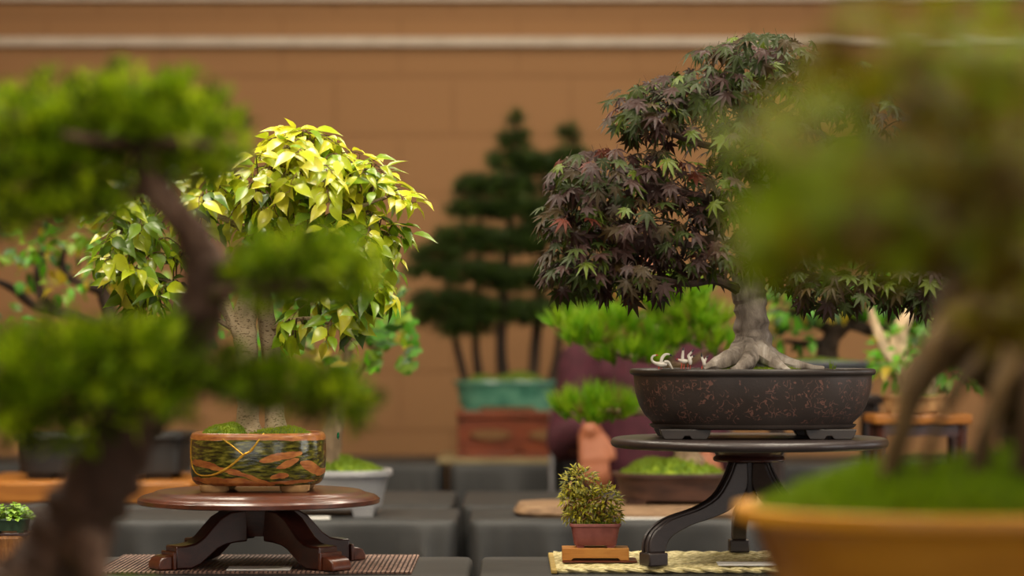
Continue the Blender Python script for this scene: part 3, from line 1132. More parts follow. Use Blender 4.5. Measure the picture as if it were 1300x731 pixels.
# tiny metallic insect hovering beside the pot
c = P(429, 553, 3.60)
mb = MB()
o, r = spline([(c + Vector((0.0006, 0, 0.0052)), 0.0005), (c + Vector((0.0003, 0, 0.003)), 0.0017), (c, 0.0016), (c + Vector((-0.0001, 0, -0.003)), 0.0012), (c + Vector((0.0006, 0, -0.0056)), 0.0004)], 3)
mb.tube(o, r, 8)
M['beetle'] = m_noise('metallic_green', (20, 120, 70), (60, 170, 120), 400, 0.25, metal=0.7)
M['wing'] = m_noise('dark_wing', (20, 30, 30), (50, 60, 60), 100, 0.3)
ins = tag(mb.build('insect', M['beetle'], loc=c), 'tiny metallic green insect in the air beside the streaked pot', 'insect')
for s in (-1, 1):
    mb = MB()
    mb.inst(blade(0.18, 0.1), frame(c + Vector((0, 0, 0.0025)), Vector((s * 0.35, 0.5, -1)), Vector((0, -1, 0)), 0.007))
    mb.build('wing', M['wing'], ins)

# ------------------------------------------------------------------ black three-legged stand
BX, BD = P(951, 0, 3.65).x, 3.65
BDZ = EYE + (HOR - 555) / FPX * BD
root = thing('tripod_stand', 'black lacquered round stand on three scrolled legs', 'stand', (BX, BD, MAT_S))
RB = 0.209
mb = MB()
mb.lathe([(0.0005, 0), (0.965 * RB, 0), (0.985 * RB, -0.0015), (0.995 * RB, -0.004), (RB, -0.008), (0.99 * RB, -0.0125), (0.97 * RB, -0.0145), (0.0005, -0.0145)], (BX, BD, BDZ), 112, cap=False)
mb.build('top', M['black_wood'], root, auto=50)
mb = MB()
mb.lathe([(0.0005, -0.0145), (0.045, -0.0145), (0.051, -0.017), (0.054, -0.021), (0.051, -0.0255), (0.050, -0.027), (0.054, -0.030), (0.0545, -0.034), (0.052, -0.036), (0.030, -0.037), (0.0005, -0.037)], (BX, BD, BDZ), 48, cap=False)
mb.build('hub', M['hub_wood'], root, auto=50)
mb = MB()
mb.lathe([(0.0005, -0.037), (0.0125, -0.037), (0.0125, -0.095), (0.009, -0.105), (0.0005, -0.11)], (BX, BD, BDZ), 20, cap=False)
mb.build('post', M['black_wood'], root)
outer = [(929, 587), (921, 609), (905, 635), (879, 651), (844, 663), (825, 677), (817, 692), (816, 707)]
inner = [(944, 587), (944, 622), (926, 649), (900, 662), (872, 671), (848, 684), (840, 695), (837, 707)]
for ang in (207, 90, 333):
    a = math.radians(ang)
    u = Vector((math.cos(a), math.sin(a), 0))
    up = Vector((0, 0, 1))
    k = 1 / (FPX / 3.65) / math.cos(math.radians(27))
    zf = lambda py: max(0.0, (707 - py) / 120.0 * (BDZ - 0.037 - MAT_S - 0.020))
    def dense(ln):
        o, _ = spline([(Vector((p[0], p[1], 0)), 0) for p in ln], 3)
        return [(q.x, q.y) for q in o]
    o_, i_ = dense(outer), dense(inner)
    pa = [((951 - x) * k, zf(y) + 0.020) for x, y in o_]
    pb = [((951 - x) * k, zf(y) + 0.020) for x, y in i_]
    org = Vector((BX, BD, MAT_S))
    nz = u.cross(up)
    vs, fs = [], []
    n = len(pa)
    for s in (-1, 1):
        for q in pa + pb:
            vs.append(org + u * q[0] + up * q[1] + nz * s * 0.011)
    for i in range(n - 1):
        fs.append((i, i + 1, n + i + 1, n + i))
        fs.append((2 * n + i, 3 * n + i, 3 * n + i + 1, 2 * n + i + 1))
        fs.append((i, 2 * n + i, 2 * n + i + 1, i + 1))
        fs.append((n + i, n + i + 1, 3 * n + i + 1, 3 * n + i))
    fs += [(0, n, 3 * n, 2 * n), (n - 1, 2 * n + n - 1, 3 * n + n - 1, n + n - 1)]
    mb = MB()
    mb.add(vs, fs)
    leg = mb.build('leg', M['black_wood'], root, bevel=0.002, auto=45)
    for s in (-0.55, 0.55):      # reeding on the outer edge
        mb = MB()
        mb.tube([org + u * (q[0] + 0.0007) + up * (q[1] + 0.0007) + nz * s * 0.011 for q in pa], 0.0028, 6)
        mb.build('reed', M['black_wood'], leg)
    mb = MB()
    mb.box(org + u * ((951 - 826) * k) + up * 0.0102, (0.032, 0.032, 0.020), a)
    mb.build('foot', M['black_wood'], leg, bevel=0.0025)

# ------------------------------------------------------------------ purple maple in the dark oval pot
PC = Vector((P(955, 0, BD).x, BD, BDZ))
maple = thing('bonsai_maple', 'purple leaved maple bonsai in dark oval pot with scribbled marks', 'bonsai', PC)
k = BD / FPX
PRF = [(0.60, 12), (125, 12), (128, 13), (130, 15), (131, 17), (126, 18), (128, 20), (137, 29), (144, 42), (148, 56), (150, 70), (150.5, 77), (151, 79), (154, 80), (155.5, 82), (155.5, 85), (154, 87), (150, 87.5), (147, 85), (146, 78)]
mb = MB()
mb.lathe([(r * k, z * k) for r, z in PRF[:12]], PC, 128, 1.0, 0.72, 2.25, cap=False)
pot = mb.build('pot', M['iron_pot'], maple, auto=60)
mb = MB()
mb.lathe([(r * k, z * k) for r, z in PRF[11:]], PC, 128, 1.0, 0.72, 2.25, cap=False)
mb.build('rim', M['iron_rim'], pot, auto=50)
for sx in (-1, 1):
    for sy in (-1, 1):
        mb = MB()
        org = PC + Vector((sx * 88 * k, sy * 66 * k, 0.0002))
        mb.prism([(-28 * k, 0), (-6 * k, 0), (-3 * k, 4 * k), (3 * k, 4 * k), (6 * k, 0), (24 * k, 0), (28 * k, 6 * k), (30 * k, 12.5 * k), (-34 * k, 12.5 * k), (-32 * k, 6 * k)] if sx < 0 else
                 [(28 * k, 0), (6 * k, 0), (3 * k, 4 * k), (-3 * k, 4 * k), (-6 * k, 0), (-24 * k, 0), (-28 * k, 6 * k), (-30 * k, 12.5 * k), (34 * k, 12.5 * k), (32 * k, 6 * k)],
                 org, (1, 0, 0), (0, 0, 1), 22 * k)
        mb.build('foot', M['iron_rim'], pot, smooth=False, bevel=0.0012)
RIMZ = PC.z + 87 * k
mb2 = MB()
mb2.lathe([(0.0005, 88.0 * k), (100 * k, 87.0 * k), (130 * k, 85.5 * k), (146.5 * k, 81 * k)], PC, 64, 1.0, 0.72, 2.25, cap=False)
mb2.build('soil', M['soil'], maple)
moss_dome(PC + Vector((-6 * k, -0.055, 85.5 * k)), 64 * k, 0.030, 0.0045, maple, M['moss'], blades=900, bl=0.004, seed=8)
mb = MB()
rm = random.Random(77)
for px, hgt in ((975, 8), (972, 5), (948, 6), (978, 5), (1056, 10), (1054, 7), (912, 4), (930, 5), (1059, 7)):
    b = P(px, 466, BD - 0.06)
    b.z = PC.z + 86 * k
    for _ in range(6):
        mb.inst(BLADE, frame(b + rvec(rm) * 0.002, Vector((rm.uniform(-.4, .4), rm.uniform(-.4, .4), 1)), Vector((0, -1, 0)), hgt * k * rm.uniform(0.8, 1.5)))
mb.build('grass_tuft', M['moss_blade'], maple)

mb = MB()
limb(mb, [(955, 478, 3.65, 46), (953, 468, 3.65, 38), (953, 455, 3.65, 30), (954, 435, 3.65, 24), (954, 410, 3.65, 21), (952, 385, 3.65, 21), (950, 366, 3.65, 23), (952, 340, 3.66, 20), (960, 300, 3.67, 17), (966, 255, 3.68, 14), (962, 205, 3.67, 11), (958, 155, 3.66, 8), (962, 105, 3.66, 5), (966, 70, 3.66, 2)], 16, 6, 0.22)
# surface roots
for rt in ([(948, 440, 3.63, 16), (932, 452, 3.60, 12), (912, 461, 3.58, 9), (893, 468, 3.57, 4)],
           [(960, 440, 3.64, 16), (978, 452, 3.62, 12), (998, 460, 3.61, 8), (1022, 465, 3.60, 5), (1046, 468, 3.60, 3)],
           [(955, 445, 3.62, 14), (950, 458, 3.58, 11), (940, 466, 3.56, 7), (928, 471, 3.55, 4)],
           [(962, 445, 3.62, 14), (980, 458, 3.59, 10), (992, 466, 3.57, 6), (1004, 472, 3.56, 3)],
           [(950, 445, 3.66, 15), (925, 458, 3.68, 9), (900, 467, 3.70, 4)],
           [(960, 445, 3.68, 14), (990, 458, 3.72, 9), (1015, 466, 3.74, 4)]):
    limb(mb, rt, 9, 5, 0.25)
mb.build('trunk', M['maple_bark'], maple)
mb = MB()
for br in ([(945, 372, 3.65, 9), (925, 362, 3.62, 6), (905, 356, 3.60, 5), (870, 360, 3.57, 4), (820, 350, 3.55, 3), (760, 345, 3.54, 2)],
           [(950, 350, 3.65, 9), (915, 325, 3.62, 7), (870, 310, 3.58, 5), (810, 300, 3.56, 4), (740, 300, 3.55, 2)],
           [(962, 290, 3.67, 8), (930, 265, 3.63, 6), (890, 250, 3.60, 5), (830, 235, 3.57, 4), (770, 235, 3.56, 2)],
           [(965, 230, 3.68, 8), (930, 195, 3.64, 6), (880, 180, 3.60, 4), (840, 165, 3.58, 3), (795, 150, 3.57, 2)],
           [(955, 345, 3.66, 9), (1000, 345, 3.63, 6), (1060, 355, 3.60, 5), (1120, 355, 3.58, 3), (1170, 350, 3.58, 2)],
           [(962, 300, 3.67, 8), (1010, 280, 3.64, 6), (1070, 270, 3.60, 4), (1120, 270, 3.60, 2)],
           [(965, 225, 3.68, 7), (1010, 200, 3.65, 5), (1060, 180, 3.62, 4), (1110, 170, 3.62, 2)],
           [(960, 160, 3.66, 6), (1000, 130, 3.64, 4), (1050, 115, 3.62, 2)],
           [(960, 150, 3.66, 6), (920, 120, 3.64, 4), (880, 110, 3.62, 2)],
           [(955, 330, 3.67, 8), (930, 310, 3.74, 6), (890, 290, 3.80, 3)],
           [(960, 280, 3.68, 8), (1000, 260, 3.75, 6), (1050, 240, 3.82, 3)],
           [(953, 350, 3.66, 8), (985, 340, 3.74, 6), (1030, 330, 3.82, 3)]):
    limb(mb, br, 7, 5, 0.15)
mb.build('branches', M['twig_dark'], maple)
rm = random.Random(5)
mp = [  # cx, cy, rx, ry, depth, depth radius, leaves
    (965, 75, 90, 34, 3.64, 0.12, 120), (890, 115, 70, 30, 3.62, 0.11, 90), (815, 140, 48, 36, 3.60, 0.09, 85), (1040, 110, 75, 45, 3.64, 0.12, 95),
    (1105, 165, 55, 50, 3.64, 0.10, 70), (950, 135, 90, 35, 3.66, 0.13, 70), (860, 160, 55, 22, 3.60, 0.10, 30),
    (765, 225, 68, 38, 3.58, 0.10, 110), (840, 225, 60, 36, 3.60, 0.10, 70), (725, 275, 42, 42, 3.58, 0.09, 70), (800, 280, 70, 36, 3.59, 0.11, 85),
    (735, 335, 50, 42, 3.57, 0.09, 100), (805, 345, 66, 38, 3.58, 0.10, 95), (865, 320, 40, 38, 3.60, 0.10, 45), (880, 275, 36, 26, 3.64, 0.10, 22),
    (960, 225, 70, 40, 3.68, 0.13, 50), (970, 310, 60, 36, 3.68, 0.13, 50), (1050, 220, 70, 50, 3.66, 0.13, 70), (1090, 285, 75, 45, 3.64, 0.12, 80),
    (1150, 350, 60, 38, 3.60, 0.09, 110), (1180, 365, 36, 34, 3.58, 0.07, 50), (1060, 368, 70, 26, 3.60, 0.09, 80), (1010, 345, 40, 26, 3.62, 0.10, 28), (1150, 230, 36, 50, 3.64, 0.09, 30),
    (905, 250, 50, 36, 3.60, 0.10, 46), (905, 325, 40, 30, 3.60, 0.10, 34), (930, 185, 60, 36, 3.62, 0.12, 50), (970, 270, 50, 40, 3.60, 0.06, 34), (1000, 180, 50, 36, 3.62, 0.10, 40)]
specs = []
tw = MB()
for cx, cy, rx, ry, d, rd, nl in mp:
    c, rad = pad_px(cx, cy, d, rx, ry, rd)
    for q in range(nl):
        p, nrm = in_pad(c, rad, rm, 0.6)
        dr = Vector((nrm.x, nrm.y * 0.8 - 0.25, min(nrm.z, 0.2) * 0.5 - 0.55)) + rvec(rm) * 0.5
        nm = Vector((0, -0.4, 0.9)) + nrm * 0.5 + rvec(rm) * 0.45
        mi = rm.choices(range(5), (40, 24, 24, 3, 8))[0]
        if cx > 1000 or cy < 150:
            mi = rm.choices(range(5), (22, 26, 40, 2, 9))[0]
        specs.append((frame(p, dr, nm, rm.uniform(0.020, 0.032)), rm.randrange(3), mi))
        if q % 4 == 0:
            st = c + (p - c) * 0.2 + Vector((0, 0, -0.01))
            o, r = spline([(st, 0.0016), ((st + p) / 2 + Vector((0, 0, 0.01)) + rvec(rm) * 0.008, 0.001), (p, 0.0005)], 4)
            tw.tube(o, r, 4)
tw.build('twigs', M['twig_dark'], maple, kind='stuff')
place_leaves(maple, specs, MAPLE_T, LEAF_M, 300)

# ------------------------------------------------------------------ crane figurines on the maple pot
M['crane_white'] = m_noise('white_enamel', (225, 220, 208), (205, 198, 184), 80, 0.4)
M['crane_black'] = m_noise('black_enamel', (18, 18, 20), (30, 30, 32), 80, 0.35)
M['crane_red'] = m_noise('red_enamel', (190, 60, 36), (168, 48, 28), 80, 0.4)
cr_s = BD / FPX * 1.1


def crane(px, label, neck, wings, tail, legs_h=6, flip=1, yoff=0.0, base_py=468):
    d = 3.565 + yoff
    b = P(px, base_py, d)
    b.z = PC.z + 86.0 * BD / FPX
    t_ = thing('crane_figurine', label, 'figurine', b, 'crane figurines')

    def q(x, z, y=0.0):
        return b + Vector((x * cr_s * flip, y * cr_s, z * cr_s))
    for s in (-1, 1):
        mb = MB()
        mb.tube([q(-1 + s * 1.6, 0, s), q(-0.5 + s * 1.4, legs_h, s)], 0.6 * cr_s, 6)
        mb.build('leg', M['crane_red'], t_)
    mb = MB()
    o, r = spline([(q(x, z + legs_h), w * cr_s) for x, z, w in neck], 4)
    mb.tube(o, r, 8)
    body = mb.build('body', M['crane_white'], t_)
    hx, hz, hw = neck[-1]
    mb = MB()
    o, r = spline([(q(hx, hz + legs_h), 0.9 * cr_s), (q(hx + (hx - neck[-2][0]) * 0.4, hz + legs_h + (hz - neck[-2][1]) * 0.4), 1.0 * cr_s), (q(hx + (hx - neck[-2][0]) * 1.1, hz + legs_h + (hz - neck[-2][1]) * 1.1 - 0.4), 0.25 * cr_s)], 3)
    mb.tube(o, r, 6)
    mb.build('head', M['crane_red'], t_)
    for s, pts in wings:
        mb = MB()
        o, r = spline([(q(x, z + legs_h, s), w * cr_s) for x, z, w in pts], 4)
        mb.tube(o, r, 8, sq=0.55)
        w_ = mb.build('wing', M['crane_white'], t_)
        mb = MB()
        e0, e1 = o[-4], o[-1]
        mb.tube([e0 + Vector((0, -0.0004, 0)), (e0 + e1) / 2 + Vector((0, -0.0005, 0)), e1 + (e1 - e0) * 0.35], [0.9 * cr_s, 1.2 * cr_s, 0.3 * cr_s], 6)
        mb.build('wing_tip', M['crane_black'], w_)
    if tail:
        mb = MB()
        o, r = spline([(q(x, z + legs_h, -0.6), w * cr_s) for x, z, w in tail], 4)
        mb.tube(o, r, 6)
        mb.build('tail', M['crane_white'], t_)


crane(839, 'white crane figurine with curled neck and one black edged wing', [(7, 1, 1.5), (3, 1.5, 3.0), (-1, 1.6, 3.2), (-5, 2.5, 2.0), (-9, 4.5, 1.5), (-10.3, 8, 1.3), (-8.5, 11, 1.2), (-5.8, 11.6, 1.0)],
      [(-1.5, [(0, 3, 1.8), (1.5, 9, 1.9), (5, 12.5, 1.5), (9, 12.8, 1.0), (12, 11, 0.7)])], [(4, 4, 2.2), (8, 4, 2.0), (11, 0, 1.4), (13.5, -4, 0.6)], 5)
crane(867.5, 'white crane figurine with red lowered head and straight raised wing', [(5, 2.5, 1.2), (2, 2, 2.4), (-1, 2.2, 2.4), (-4, 3.2, 1.3), (-6, 4.0, 1.0)],
      [(-0.8, [(-1, 3, 1.6), (-0.8, 8, 1.6), (-0.4, 13, 1.2), (-0.2, 17, 0.8)])], None, 8, yoff=-0.004)
crane(875.5, 'white crane figurine with both wings spread upward', [(1.0, -1, 1.2), (0.5, 2, 2.4), (0, 5, 2.2), (-0.2, 8, 1.0), (-1, 9.5, 0.8)],
      [(-1.0, [(-0.5, 6, 1.4), (-1.5, 9, 1.3), (1.5, 12.5, 1.1), (4.5, 16, 0.7)]), (1.0, [(1, 6, 1.3), (3, 8, 1.0), (5.5, 9.5, 0.7)])], None, 7, yoff=0.004)
crane(893.5, 'white crane figurine with wings in a narrow V', [(0.8, 0.0, 1.0), (0.5, 2, 1.9), (0, 5, 1.7), (-1.5, 9, 0.9), (-2, 11.5, 0.8)],
      [(-1.0, [(-0.5, 4, 1.3), (-2.0, 9, 1.2), (-2.8, 14, 0.7)]), (1.0, [(0.8, 4, 1.3), (2.5, 8, 1.2), (4.8, 11.5, 0.7)])], None, 4.5, yoff=0.002)

# ------------------------------------------------------------------ dwarf shrub on its small wooden riser
MX, MD = P(755, 0, 3.68).x, 3.66
kk = MD / FPX
root = thing('wooden_riser', 'small honey coloured wooden riser with slotted front', 'stand', (MX, MD, MAT_S))
mb = MB()
mb.box((MX + 0.006, MD, MAT_S + 0.0012), (0.112, 0.062, 0.0022))
mb.build('base_board', M['red_wood'], root, smooth=False)
zb = MAT_S + 0.0025
mb = MB()
mb.prism([(-42 * kk, 0), (-31 * kk, 0), (-28 * kk, 3 * kk), (28 * kk, 3 * kk), (31 * kk, 0), (42 * kk, 0), (42 * kk, 15.5 * kk), (-42 * kk, 15.5 * kk)], (MX, MD - 0.002, zb), (1, 0, 0), (0, 0, 1), 0.050)
mb.build('body', M['gold_wood'], root, smooth=False, bevel=0.0008)
zt = zb + 15.5 * kk
mini = thing('bonsai_shrub', 'dwarf olive leaved bonsai shrub in mauve rectangular pot', 'bonsai', (MX, MD, zt))


def rect_pot(root, c, hx, hy, h, mat, lip=0.06, taper=0.8, foot=0.12, name='pot', p=7.0, feet=True, footmat=None):
    """rectangular or oval pot with lip and four feet; c = centre of the base"""
    f_ = h * foot
    mb = MB()
    prof = [(0.001, f_), (taper * 0.97, f_), (taper, f_ + h * 0.02), (0.5 * (taper + 0.96), f_ + (h - f_) * 0.5), (0.95, h * 0.86), (0.955, h * 0.875), (1.0, h * 0.88), (1.0, h * 0.985), (0.99, h), (0.93, h), (0.91, h * 0.9), (0.001, h * 0.88)]
    mb.lathe(prof, c, 64, hx, hy, p, cap=False)
    pot_ = mb.build(name, mat, root, auto=40)
    for sx in (-1, 1):
        for sy in (-1, 1):
            if not feet:
                continue
            mb = MB()
            mb.box(Vector(c) + Vector((sx * hx * taper * 0.72, sy * hy * taper * 0.72, f_ / 2 + 0.0003)), (hx * 0.32, hy * 0.32, f_ + 0.0008), 0, 0, 0.85)
            mb.build('foot', footmat or mat, pot_, smooth=False)
    return pot_


hp = 30.5 * kk
rect_pot(mini, Vector((MX, MD, zt)), 32.5 * kk, 0.026, hp, M['pink_pot'], taper=0.82, foot=0.10)
moss_dome(Vector((MX, MD, zt + hp * 0.88)), 29 * kk, 0.022, 0.005, mini, M['moss_dark'], blades=500, bl=0.004, bmat=M['grass_blade'], seed=4, p=4)
mb = MB()
soil_py = 676
for st in ([(738, 678, MD, 2.6), (733, 660, MD, 2.3), (730, 640, MD, 2), (728, 615, MD, 1.2)], [(745, 678, MD, 2.2), (743, 655, MD, 1.8), (740, 630, MD, 1.5), (742, 605, MD, 1)],
           [(765, 678, MD, 2.2), (766, 660, MD, 1.8), (768, 642, MD, 1.2), (772, 628, MD, 1)], [(755, 678, MD, 1.8), (757, 655, MD, 1.5), (756, 640, MD, 1)]):
    limb(mb, st, 7, 4, 0.1)
mb.build('stem', M['twig'], mini)
mb = MB()
rt = random.Random(91)
for cx, cy, rx, ry, n in ((735, 612, 23, 20, 150), (752, 626, 8, 10, 20), (728, 634, 18, 18, 110), (745, 645, 24, 22, 150), (768, 636, 20, 20, 140), (775, 655, 14, 14, 70), (735, 655, 20, 10, 60), (760, 665, 20, 8, 60)):
    c, rad = pad_px(cx, cy, MD, rx, ry, 0.02)
    for _ in range(int(n * 2.3)):
        p, nrm = in_pad(c, rad, rt, 0.5)
        mb.inst(leaf_ovate(0.36, 0.7, 0.4, False), frame(p, nrm + rvec(rt) * 0.8 + Vector((0, -0.2, 0.2)), Vector((0, -0.5, 0.8)) + rvec(rt) * 0.5, rt.uniform(0.006, 0.0105)), rt.choices(range(3), (6, 4, 1.2))[0])
mb.build('foliage', LEAF_T, mini, kind='stuff', auto=0)

# ------------------------------------------------------------------ accent plant on a stump block
AX, AD = P(12, 0, 3.70).x, 3.70
ka = AD / FPX
root = thing('stump_stand', 'short brown stump block under the round leaved accent plant', 'stand', (AX, AD, T))
mb = MB()
n = 26
prof = [(0.92, 0.0), (1.0, 0.01), (0.96, 0.03), (0.98, 0.043), (0.93, 0.047)]
vs, fs = [], []
for r_, z_ in prof:
    for j in range(n):
        a = 2 * PI * j / n
        q = r_ * (1 + 0.1 * noise.noise(Vector((math.cos(a) * 2, math.sin(a) * 2, 0.5))) + 0.04 * (j % 2))
        vs.append(Vector((AX + math.cos(a) * q * 0.034, AD + math.sin(a) * q * 0.034, T + 0.0003 + z_)))
for i in range(len(prof) - 1):
    for j in range(n):
        fs.append((i * n + j, i * n + (j + 1) % n, (i + 1) * n + (j + 1) % n, (i + 1) * n + j))
fs += [tuple(range(n))[::-1], tuple((len(prof) - 1) * n + j for j in range(n))]
mb.add(vs, fs)
mb.build('block', M['stump'], root, smooth=False)
mb = MB()
mb.box((AX, AD, T + 0.0495), (0.066, 0.05, 0.0045))
mb.build('plank', M['mahogany_dark'], root, bevel=0.001)
za = T + 0.052
acc = thing('accent_plant', 'bright green round leaved accent plant in low dark green pot', 'plant', (AX, AD, za))
rect_pot(acc, Vector((AX, AD, za)), 0.032, 0.026, 0.021, M['green_pot'], taper=0.88, p=3)
mb = MB()
mb.lathe([(0.001, 0.019), (0.9, 0.0185)], (AX, AD, za), 24, 0.032, 0.026, 3, cap=False)
mb.build('soil', M['soil'], acc)
ra = random.Random(14)
specs = []
st = MB()
for _ in range(150):
    a, q = ra.uniform(0, 2 * PI), ra.random() ** 0.5
    p = Vector((AX + math.cos(a) * q * 0.041, AD + math.sin(a) * q * 0.030, za + 0.021 + 0.024 * (1 - q * q) * ra.uniform(0.5, 1.1)))
    specs.append((frame(p, Vector((math.cos(a), math.sin(a) - 0.3, -0.2)) + rvec(ra) * 0.5, Vector((0, -0.5, 1)) + rvec(ra) * 0.3, ra.uniform(0.006, 0.010)), ra.randrange(2), ra.choices(range(3), (5, 5, 1))[0]))
    st.tube([(AX + (p.x - AX) * 0.6, AD + (p.y - AD) * 0.6, za + 0.017), p], 0.0005, 3)
st.build('stems', M['grass_blade'], acc, kind='stuff')
ACC_L = [m_leaf('accent_lime', (124, 168, 22), (150, 190, 50), 0.4, 0.3), m_leaf('accent_green', (96, 146, 16), (124, 170, 34), 0.4, 0.3), m_leaf('accent_deep', (60, 110, 14), (90, 134, 24), 0.4, 0.3)]
place_leaves(acc, specs, [leaf_ovate(0.95, 0.1, 0.1, False), leaf_ovate(0.85, 0.25, 0.15, False)], ACC_L, 150)

# ------------------------------------------------------------------ leafy green bonsai in the pale grey pot (second row)
GD = 4.84
g = Vector((P(412, 0, GD).x, GD, T))
gink = thing('bonsai_green', 'fresh green leaved bonsai in pale grey pot on second table row', 'bonsai', g)
kg = GD / FPX
rect_pot(gink, g, 86 * kg, 0.10, 57 * kg, M['grey_pot'], taper=0.84, p=2.6, foot=0.16)
moss_dome(g + Vector((0, 0, 50 * kg)), 78 * kg, 0.085, 0.026, gink, M['moss_dark'], blades=1200, bl=0.01, seed=11)
moss_dome(g + Vector((38 * kg, -0.04, 50 * kg)), 40 * kg, 0.045, 0.020, gink, M['moss'], blades=500, bl=0.008, seed=12)
mb = MB()
for br in ([(416, 602, GD, 20), (419, 575, GD, 14), (424, 545, GD, 12), (432, 505, GD, 10), (440, 470, GD, 8), (440, 430, GD, 6), (430, 390, GD, 4), (420, 350, GD, 2)],
           [(432, 505, GD, 7), (455, 470, GD, 5), (475, 445, GD, 4), (495, 430, GD, 2)],
           [(436, 480, GD, 6), (405, 450, GD, 4), (370, 430, GD, 3), (330, 415, GD, 2)],
           [(440, 450, GD, 5), (465, 410, GD, 4), (485, 380, GD, 2)],
           [(430, 410, GD, 4), (390, 385, GD, 3), (360, 365, GD, 2)]):
    limb(mb, br, 8, 5, 0.2)
mb.build('trunk', M['pine_bark'], gink)
rg = random.Random(41)
specs = []
for cx, cy, rx, ry, n in ((485, 395, 32, 40, 60), (500, 440, 22, 26, 30), (465, 360, 40, 26, 30), (440, 430, 50, 40, 40), (375, 410, 55, 45, 50), (320, 410, 50, 45, 40), (420, 370, 50, 30, 30), (450, 475, 30, 20, 16)):
    c, rad = pad_px(cx, cy, GD, rx, ry, 0.10)
    for _ in range(n):
        p, nrm = in_pad(c, rad, rg, 0.4)
        specs.append((frame(p, nrm + rvec(rg) * 0.7 + Vector((0, -0.2, -0.2)), Vector((0, -0.7, 0.7)) + rvec(rg) * 0.5, rg.uniform(0.022, 0.036)), 0, rg.choices(range(4), (6, 4, 0.5, 3))[0]))
place_leaves(gink, specs, FAN_T, LEAF_G, 300)

# ------------------------------------------------------------------ bright pine on the weathered slab
ND = 4.84
mb = MB()
n = 40
sl = [P(652, 0, ND).x, P(1015, 0, ND).x]
SLZ = 0.022
vs, fs = [], []
pr = []
for j in range(n):
    a = 2 * PI * j / n
    ca, sa = math.cos(a), math.sin(a)
    x = (sl[0] + sl[1]) / 2 + math.copysign(abs(ca) ** 0.5, ca) * (sl[1] - sl[0]) / 2
    y = ND + math.copysign(abs(sa) ** 0.5, sa) * 0.125
    q = 1 + 0.05 * noise.noise(Vector((x * 9, y * 9, 1)))
    pr.append((x * 1.0, ND + (y - ND) * q))
for z, q in ((0.0005, 0.97), (0.008, 1.0), (0.015, 0.985), (SLZ, 0.965)):
    for x, y in pr:
        cxm = (sl[0] + sl[1]) / 2
        vs.append(Vector((cxm + (x - cxm) * q, ND + (y - ND) * q, T + z + (0.002 * noise.noise(Vector((x * 30, y * 30, z * 90))) if z > 0.001 else 0))))
for i in range(3):
    for j in range(n):
        fs.append((i * n + j, i * n + (j + 1) % n, (i + 1) * n + (j + 1) % n, (i + 1) * n + j))
fs += [tuple(range(n))[::-1], tuple(3 * n + j for j in range(n))]
mb.add(vs, fs)
tag(mb.build('wood_slab', M['pale_slab'], loc=((sl[0] + sl[1]) / 2, ND, T)), 'weathered flat wood slab under the bright green pine', 'slab')
kn = ND / FPX
pb = Vector((P(853, 0, ND).x, ND, T + SLZ + 0.001))
pine = thing('bonsai_pine', 'bright green needled pine bonsai in low brown pot on weathered slab', 'bonsai', pb)
rect_pot(pine, pb, 76 * kn, 0.09, 39 * kn, M['brown_pot'], taper=0.86, p=2.5, foot=0.12)
moss_dome(pb + Vector((0, 0, 33 * kn)), 68 * kn, 0.078, 0.032, pine, M['moss'], blades=1500, bl=0.008, seed=21)
mb = MB()
for br in ([(876, 600, ND, 26), (872, 582, ND, 20), (866, 560, ND, 15), (852, 525, ND, 13), (850, 490, ND, 12), (846, 450, ND, 10), (838, 420, ND, 9), (832, 395, ND, 7), (845, 370, ND, 5), (860, 350, ND, 3)],
           [(852, 525, ND, 8), (825, 522, ND - .03, 6), (790, 522, ND - .05, 5), (755, 520, ND - .05, 3)],
           [(846, 455, ND, 7), (810, 455, ND - .03, 5), (775, 445, ND - .04, 4), (745, 435, ND - .04, 2)],
           [(848, 470, ND, 7), (875, 460, ND - .03, 5), (900, 445, ND - .04, 3)],
           [(838, 420, ND, 6), (865, 412, ND, 4), (890, 405, ND, 2)],
           [(834, 400, ND, 5), (805, 405, ND, 4), (780, 405, ND, 2)]):
    limb(mb, br, 8, 5, 0.3)
mb.build('trunk', M['pine_bark'], pine)


def needles(mb, cx, cy, d, rx, ry, rd, tufts, per, ln, rng, wts, upb=0.8, mats=2, tpl=NEEDLE, spread=0.55):
    c, rad = pad_px(cx, cy, d, rx, ry, rd)
    for _ in range(tufts):
        p, nrm = in_pad(c, (rad[0], rad[1], rad[2] * 0.7), rng, 0.3)
        ax = (nrm * 0.5 + Vector((0, -0.1, upb))).normalized()
        mi = rng.choices(range(len(wts)), wts)[0]
        for _ in range(per):
            mb.inst(tpl, frame(p, ax + rvec(rng) * spread, rvec(rng), ln * rng.uniform(0.7, 1.15)), mi)


mb = MB()
rn = random.Random(51)
for cx, cy, rx, ry, tu in ((757, 522, 54, 26, 90), (748, 432, 38, 18, 40), (800, 455, 48, 16, 44), (855, 432, 45, 22, 40), (888, 405, 45, 26, 50), (790, 412, 45, 20, 40), (905, 440, 26, 20, 20), (860, 375, 40, 20, 36), (720, 415, 22, 15, 14), (820, 385, 35, 20, 24)):
    needles(mb, cx, cy, ND - 0.03, rx, ry, 0.07, int(tu * 1.2), 20, 0.050, rn, (6, 6, 0.8))
mb.build('needles', NEEDLE_L, pine, kind='stuff', auto=0)

